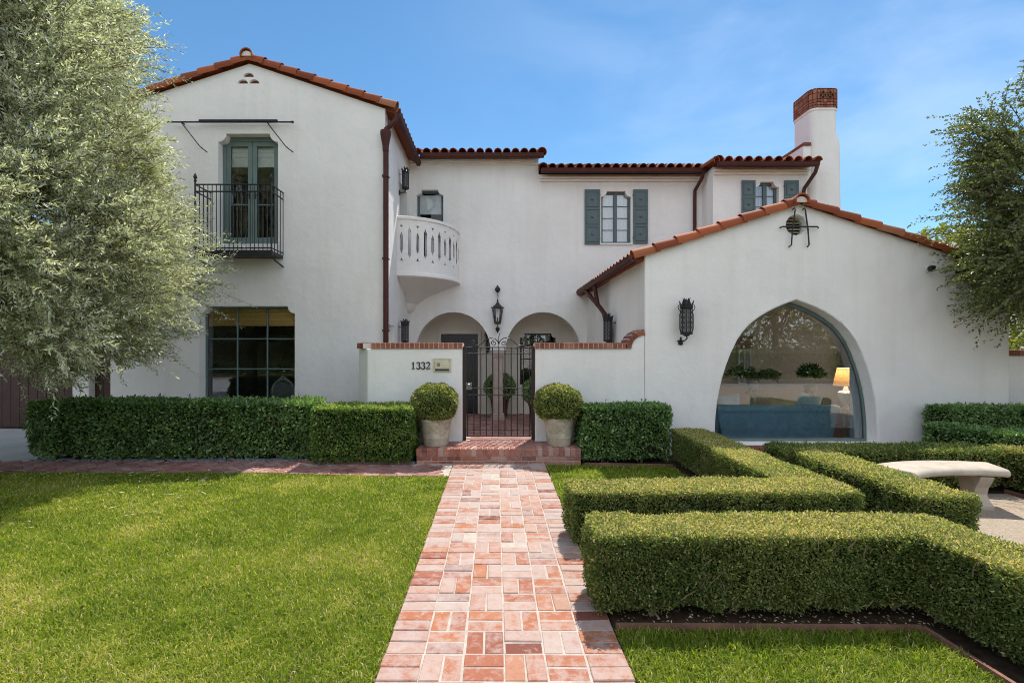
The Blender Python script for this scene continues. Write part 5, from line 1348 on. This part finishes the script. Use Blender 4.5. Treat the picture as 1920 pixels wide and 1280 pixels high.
# ================================================================== TREES
def twig_tree(name, label, cat, base, prof, n_tw, lpt, lmat, lsz, lw, tw_len, seed, squash=(1, 1), droop=.5, trunk_r=.16, spread=.5, limb=26, sector=None, inner=.25, group=None, clumps=0, crad=.36):
    """prof: list of (z, radius); leaf sprays on twigs through the crown volume"""
    rg = np.random.default_rng(seed)
    t = thing(name, label, cat, (base[0], base[1], 0), group)
    zs_, rs = np.array([p[0] for p in prof]), np.array([p[1] for p in prof])
    # twig origins: biased to the shell, clumped
    m = n_tw*4
    z = rg.uniform(zs_[0], zs_[-1], m); a = rg.uniform(0, 2*PI, m)
    Rz = np.interp(z, zs_, rs); q = inner+(1-inner)*rg.random(m)**.55
    U3 = np.stack([np.cos(a), np.sin(a), z*.0], 1)
    lump = .86+.36*vnoise(np.stack([np.cos(a)*1.7, np.sin(a)*1.7, z*1.0], 1), 1.5, seed)
    lump = np.minimum(lump, 1.08)
    r = Rz*q*lump
    dens = vnoise(np.stack([np.cos(a)*r, np.sin(a)*r, z], 1), 1.9, seed+3)
    w_ = (Rz*q)*(.14+2.0*np.clip(dens-.30, 0, 1)); w_ = w_/w_.max()
    if sector is not None: w_ = w_*np.where(np.cos(a-sector) > -.35, 1, .45)
    kp = np.nonzero(rg.random(m) < w_*1.3)[0][:n_tw]
    z, a, r, q = z[kp], a[kp], r[kp], q[kp]; n = len(z)
    cc = None
    if clumps:
        j = rg.permutation(n)[:clumps]; Rj = np.interp(z[j], zs_, rs)
        lj = np.minimum(.86+.36*vnoise(np.stack([np.cos(a[j])*1.7, np.sin(a[j])*1.7, z[j]], 1), 1.5, seed), 1.06)
        rj = np.maximum(.15, Rj*lj*(.45+.55*rg.random(clumps)**.4)-crad*1.15-tw_len*.72)
        cc = np.stack([base[0]+np.cos(a[j])*rj*squash[0], base[1]+np.sin(a[j])*rj*squash[1], z[j]], 1)
        oc = np.stack([np.cos(a[j]), np.sin(a[j]), .35+.5*(z[j]-zs_.mean())/(zs_[-1]-zs_[0])], 1)
        cs_ = rg.uniform(.65, 1.35, clumps)
        n = n_tw; ci = rg.integers(0, clumps, n); z = cc[ci, 2]; a = a[j][ci]; r = rj[ci]; q = np.ones(n)
    L = tw_len*rg.uniform(.6, 1.3, n)
    L = np.where(rg.random(n) < .10, L*1.5, L); r = np.maximum(.0, r-L*.95+np.where(rg.random(n) < .12, .22*rg.random(n), 0)*(L > tw_len*.7))
    O = np.stack([base[0]+np.cos(a)*r*squash[0], base[1]+np.sin(a)*r*squash[1], z], 1)
    zc_ = (zs_[0]+zs_[-1])*.5
    Dv = np.stack([np.cos(a), np.sin(a), .55*(z-zc_)/(zs_[-1]-zs_[0])*2], 1)+rg.normal(size=(n, 3))*spread
    Dv = unit(Dv); g = np.array([0, 0, -1.0])
    if cc is not None:
        u_ = unit(rg.normal(size=(n, 3))+oc[ci]*.5); O = cc[ci]+u_*(crad*cs_[ci]*rg.random(n)**.5)[:, None]*np.array([1, 1, .75])
        Dv = unit(u_*.9+oc[ci]*.8+rg.normal(size=(n, 3))*spread*.5)
        L = L*cs_[ci]
    Ls, Ps, Ns, Dr, Wd, Rn = [], [], [], [], [], []
    tb = MB()
    tw_rnd = rg.random(n)
    if cc is not None: tw_rnd = .5*tw_rnd+.5*rg.random(len(cc))[ci]
    for j in range(lpt):
        s = (.12+.88*(j+rg.random(n)*.6)/lpt)
        P = O+Dv*(L*s)[:, None]+g*(droop*L*s*s)[:, None]*.5
        T = unit(Dv+g*(droop*s)[:, None])
        S = unit(np.cross(T, np.array([0, 0, 1.0])+rg.normal(size=(n, 3))*.5)); ang = j*2.4+rg.random(n)*1.2
        B_ = np.cross(T, S); lat = S*np.cos(ang)[:, None]+B_*np.sin(ang)[:, None]
        D_ = T*.75+lat*.85+rg.normal(size=(n, 3))*.15
        Ps.append(P); Dr.append(D_); Ns.append(np.cross(D_, np.cross(lat, T))+rg.normal(size=(n, 3))*.7+np.array([0, 0, .4]))
        Ls.append(lsz*rg.uniform(.65, 1.3, n)); Wd.append(lw*rg.uniform(.7, 1.3, n)); Rn.append(np.clip(.5*rg.random(n)+.35*tw_rnd+.25*(rg.random(n)-.2), 0, 1))
    V, Tt = leaf_arrays(np.concatenate(Ps), np.concatenate(Dr), np.concatenate(Ns), np.concatenate(Ls), np.concatenate(Wd), .18, .06)
    fast_mesh('crown', V, Tt, np.repeat(np.concatenate(Rn), 2), lmat, t)
    # twigs: every fifth one is modelled
    for i in range(0, n, 3):
        tb.tube([O[i], O[i]+Dv[i]*L[i]*.5+g*droop*L[i]*.125, O[i]+Dv[i]*L[i]+g*droop*L[i]*.5], [.006, .004, .0015], 4, cap=False)
    rp = random.Random(seed)
    for i in (range(len(cc)) if cc is not None else rp.sample(range(n), min(limb, n))):
        p = Vector(cc[i] if cc is not None else O[i]); st_ = Vector((base[0]+rp.uniform(-.1, .1), base[1]+rp.uniform(-.1, .1), rp.uniform(zs_[0]+.2, zs_[0]+(zs_[-1]-zs_[0])*.45)))
        md = (st_+p)/2+Vector((rp.uniform(-.15, .15), rp.uniform(-.15, .15), rp.uniform(.1, .4)))
        tb.tube([st_, st_*.5+md*.5+Vector((0, 0, .05)), md, md*.5+p*.5, p], [.05, .042, .03, .02, .008] if cc is None else [.04, .032, .022, .014, .006], 6)
    tb.build('branches', BARK, t, smooth=True, recalc=False)
    zt_ = zs_[0]+(zs_[-1]-zs_[0])*.7
    MB().tube([(base[0], base[1], -.05), (base[0]+.03, base[1], .25), (base[0]-.04, base[1]+.02, zs_[0]+.5), (base[0]+.05, base[1], (zs_[0]+zt_)/2), (base[0], base[1], zt_)], [trunk_r*1.5, trunk_r, trunk_r*.85, trunk_r*.5, .03], 12).build('trunk', BARK, t, smooth=True)
    return t
twig_tree('olive_tree', 'large silvery olive tree filling the left edge before the house', 'tree', (-6.8, 6.0),
          [(1.24, 1.75), (1.42, 2.3), (1.74, 2.75), (2.19, 3.0), (2.58, 3.3), (3.04, 3.25), (3.7, 2.7), (4.2, 2.65), (4.54, 2.4), (5.0, 2.2), (5.85, 2.35), (6.6, 2.0), (7.3, 1.1)],
          22000, 26, LEAF_OLIVE, .062, .0165, .40, 21, clumps=400, crad=.30, squash=(1, .8), droop=.12, sector=-.6, trunk_r=.17, limb=12, inner=.30, spread=.75)
twig_tree('broadleaf_tree', 'small-leaved tree leaning in from the right edge before the gable', 'tree', (7.9, 6.35),
          [(1.72, 1.25), (2.0, 1.7), (2.4, 1.85), (2.8, 1.95), (3.4, 2.0), (4.0, 1.75), (4.6, 1.75), (5.0, 1.2), (5.4, .7)],
          4600, 20, LEAF_TREE, .044, .026, .36, 33, clumps=170, crad=.26, squash=(1, .6), droop=.3, sector=-2.6, trunk_r=.1, limb=16, inner=.3, spread=.7)
# lime shrub and grey roofed neighbour beyond the right gable
def shrub(label, base, rx, rz, zc, n, mat, lsz):
    t = thing('shrub', label, 'shrub', (base[0], base[1], 0))
    ball_foliage(n, rx, rz, lsz, t, mat, (base[0], base[1], zc)); MB().tube([(base[0], base[1], -.3), (base[0], base[1], zc)], .06, 7).build('trunk', BARK, t)
shrub('lime green shrub showing over the right roof edge', (12.7, 13.5), 1.5, 1.9, 3.0, 5000, LEAF_LIME, .13)
nb_ = thing('neighbour_house', 'grey roofed neighbouring house glimpsed beyond the right tree', 'house', (18, 18, 0))
MB().box(15.5, 24, 17, 24, -.3, 4.2).build('wall', STUCCO2, nb_)
b = MB(); b.add([(15, 16.5, 4.1), (24.5, 16.5, 4.1), (24.5, 24.5, 4.1), (15, 24.5, 4.1), (19.5, 20.5, 6.4), (20.5, 20.5, 6.4)], [(0, 1, 5, 4), (1, 2, 5), (2, 3, 4, 5), (3, 0, 4), (3, 2, 1, 0)])
b.build('roof', simple('grey_shingle', (.22, .21, .20), .9), nb_)
# across the street (seen only as reflections in the glass)
for (x, y, h, lab, sd_) in ((-16.5, -12.0, 7.5, 'street tree across the road facing the left window', 51), (3.0, -13.5, 8.5, 'street tree across the road facing the gate', 52), (15.5, -12.0, 7.5, 'street tree across the road facing the arched window', 53)):
    twig_tree('street_tree', lab, 'tree', (x, y), [(1.3, 1.6), (2.0, 3.2), (3.5, 3.9), (5.2, 3.4), (h-1, 2.4), (h, .6)], 1500, 14, LEAF_TREE, .16, .08, .8, sd_, trunk_r=.2, group='street trees across the road', limb=12)

hedge('clipped hedge across the road, seen only reflected in the windows', [bx(-26, 26, -10.9, -10.2, 1.3)], LEAF_HEDGE, .13, 260, seed=12, stems=False, rough=.08)
# ================================================================== GRASS
def grass():
    VV, TT, RR = [], [], []; off = 0
    def field(x0, x1, y0, y1, dens_f, inside, hgt):
        nonlocal off
        ym = 120
        N_ = int((x1-x0)*(y1-y0)*18000); P = np.stack([RNG.uniform(x0, x1, N_), RNG.uniform(y0, y1, N_), np.full(N_, -.012)], 1)
        d = np.maximum(.5, P[:, 1]); kp = (RNG.random(N_) < dens_f(P)) & inside(P); P = P[kp]; n = len(P)
        cl = vnoise(P, 7, 5); cl2 = vnoise(P, 1.5, 8); cl3 = vnoise(P, 22, 9)
        a = RNG.uniform(0, 2*PI, n); L = hgt*(.4+.6*RNG.random(n)+.9*cl*cl3)
        lean = RNG.uniform(.3, 1.45, n)*(.8+.5*cl); wd = RNG.uniform(.0018, .0042, n)*np.clip(P[:, 1]/3.2, 1, 1.7)
        dirv = np.stack([np.cos(a), np.sin(a), 0*a], 1); sd = np.stack([-np.sin(a), np.cos(a), 0*a], 1)
        tw = RNG.uniform(-.9, .9, n)[:, None]; sd = unit(sd+dirv*tw)
        up = np.array([0, 0, 1.0]); V = np.empty((n, 5, 3))
        m1 = P+up*(L*.55)[:, None]*np.cos(lean*.5)[:, None]+dirv*(L*.55*np.sin(lean*.5))[:, None]
        tp = m1+up*(L*.5*np.cos(lean*1.3))[:, None]+dirv*(L*.5*np.sin(lean*1.3))[:, None]
        V[:, 0] = P-sd*wd[:, None]; V[:, 1] = P+sd*wd[:, None]; V[:, 2] = m1+sd*(wd*.85)[:, None]; V[:, 3] = m1-sd*(wd*.85)[:, None]; V[:, 4] = tp
        b0 = np.arange(n)[:, None]*5+off
        T = np.concatenate([b0+np.array([[0, 1, 2]]), b0+np.array([[0, 2, 3]]), b0+np.array([[3, 2, 4]])], 1).reshape(-1, 3)
        dry = np.clip((cl2-.50)*2.6, 0, 1)*.5+np.clip((vnoise(P, .7, 12)-.45)*1.8, 0, 1)*.3+np.clip((vnoise(P, 4.5, 14)-.6)*3, 0, 1)*.3; L = L*(1-.35*np.clip(dry, 0, 1))
        r_ = np.clip(.08+.55*RNG.random(n)+dry*.55+.3*(cl-.5)+(RNG.random(n) < .13)*.5, 0, 1)
        VV.append(V.reshape(-1, 3)); TT.append(T); RR.append(np.repeat(r_, 3)); off += n*5
    fr = lambda P: np.abs(P[:, 0]) < 1.18*P[:, 1]+.9
    df = lambda P: np.where(fr(P), np.clip(1.25-.16*P[:, 1], .45, 1), .12)*np.where(P[:, 1] < 1.6, .35, 1)
    field(-7.25, -.585, .3, 6.24, df, lambda P: P[:, 1] < np.where(P[:, 0] < -3, 6.2, 6.2-.16*np.clip((P[:, 0]+3)/1.6, 0, 1)), (.042))
    field(.675, 2.40, .3, 2.75, df, lambda P: P[:, 0] > 0, .055)
    field(.675, 2.34, 4.3, 6.6, df, lambda P: (P[:, 1] < 6.55) & ((P[:, 0] < 1.2) | (P[:, 1] < 6.5)), .06)
    o = fast_mesh('grass', np.concatenate(VV), np.concatenate(TT), np.concatenate(RR), GRASSM)
    tag(o, 'short sunlit lawn grass with dry patches either side of the path', 'grass', kind='stuff')
grass()
# fallen olive leaves on the lawn, and leaf litter in the hedge bed
n = 260; P = np.stack([RNG.uniform(-6.3, -3.2, n), RNG.uniform(4.2, 6.3, n), RNG.uniform(.03, .045, n)], 1)
V1, T1 = leaf_arrays(P, np.concatenate([RNG.normal(size=(n, 2)), RNG.normal(size=(n, 1))*.15], 1), RNG.normal(size=(n, 3))*.3+np.array([0, 0, 1]), RNG.uniform(.04, .09, n), RNG.uniform(.008, .014, n))
n2 = 450; P = np.stack([RNG.uniform(.7, 3.0, n2), RNG.uniform(2.78, 3.0, n2), RNG.uniform(-.008, .012, n2)], 1)
V2, T2 = leaf_arrays(P, np.concatenate([RNG.normal(size=(n2, 2)), RNG.normal(size=(n2, 1))*.2], 1), RNG.normal(size=(n2, 3))*.3+np.array([0, 0, 1]), RNG.uniform(.012, .026, n2), RNG.uniform(.007, .014, n2))
k = NT('dry_leaf'); k.col(k.ramp(k.attr(), [(0, (.14, .09, .045)), (.5, (.36, .30, .18)), (1, (.58, .54, .42))]), .8, .2)
o = fast_mesh('leaf_litter', np.concatenate([V1, V2]), np.concatenate([T1, T2+len(V1)]), np.repeat(RNG.random(n+n2), 2), k.m)
tag(o, 'pale fallen leaves scattered on the shaded lawn and hedge bed', 'leaf litter', kind='stuff')
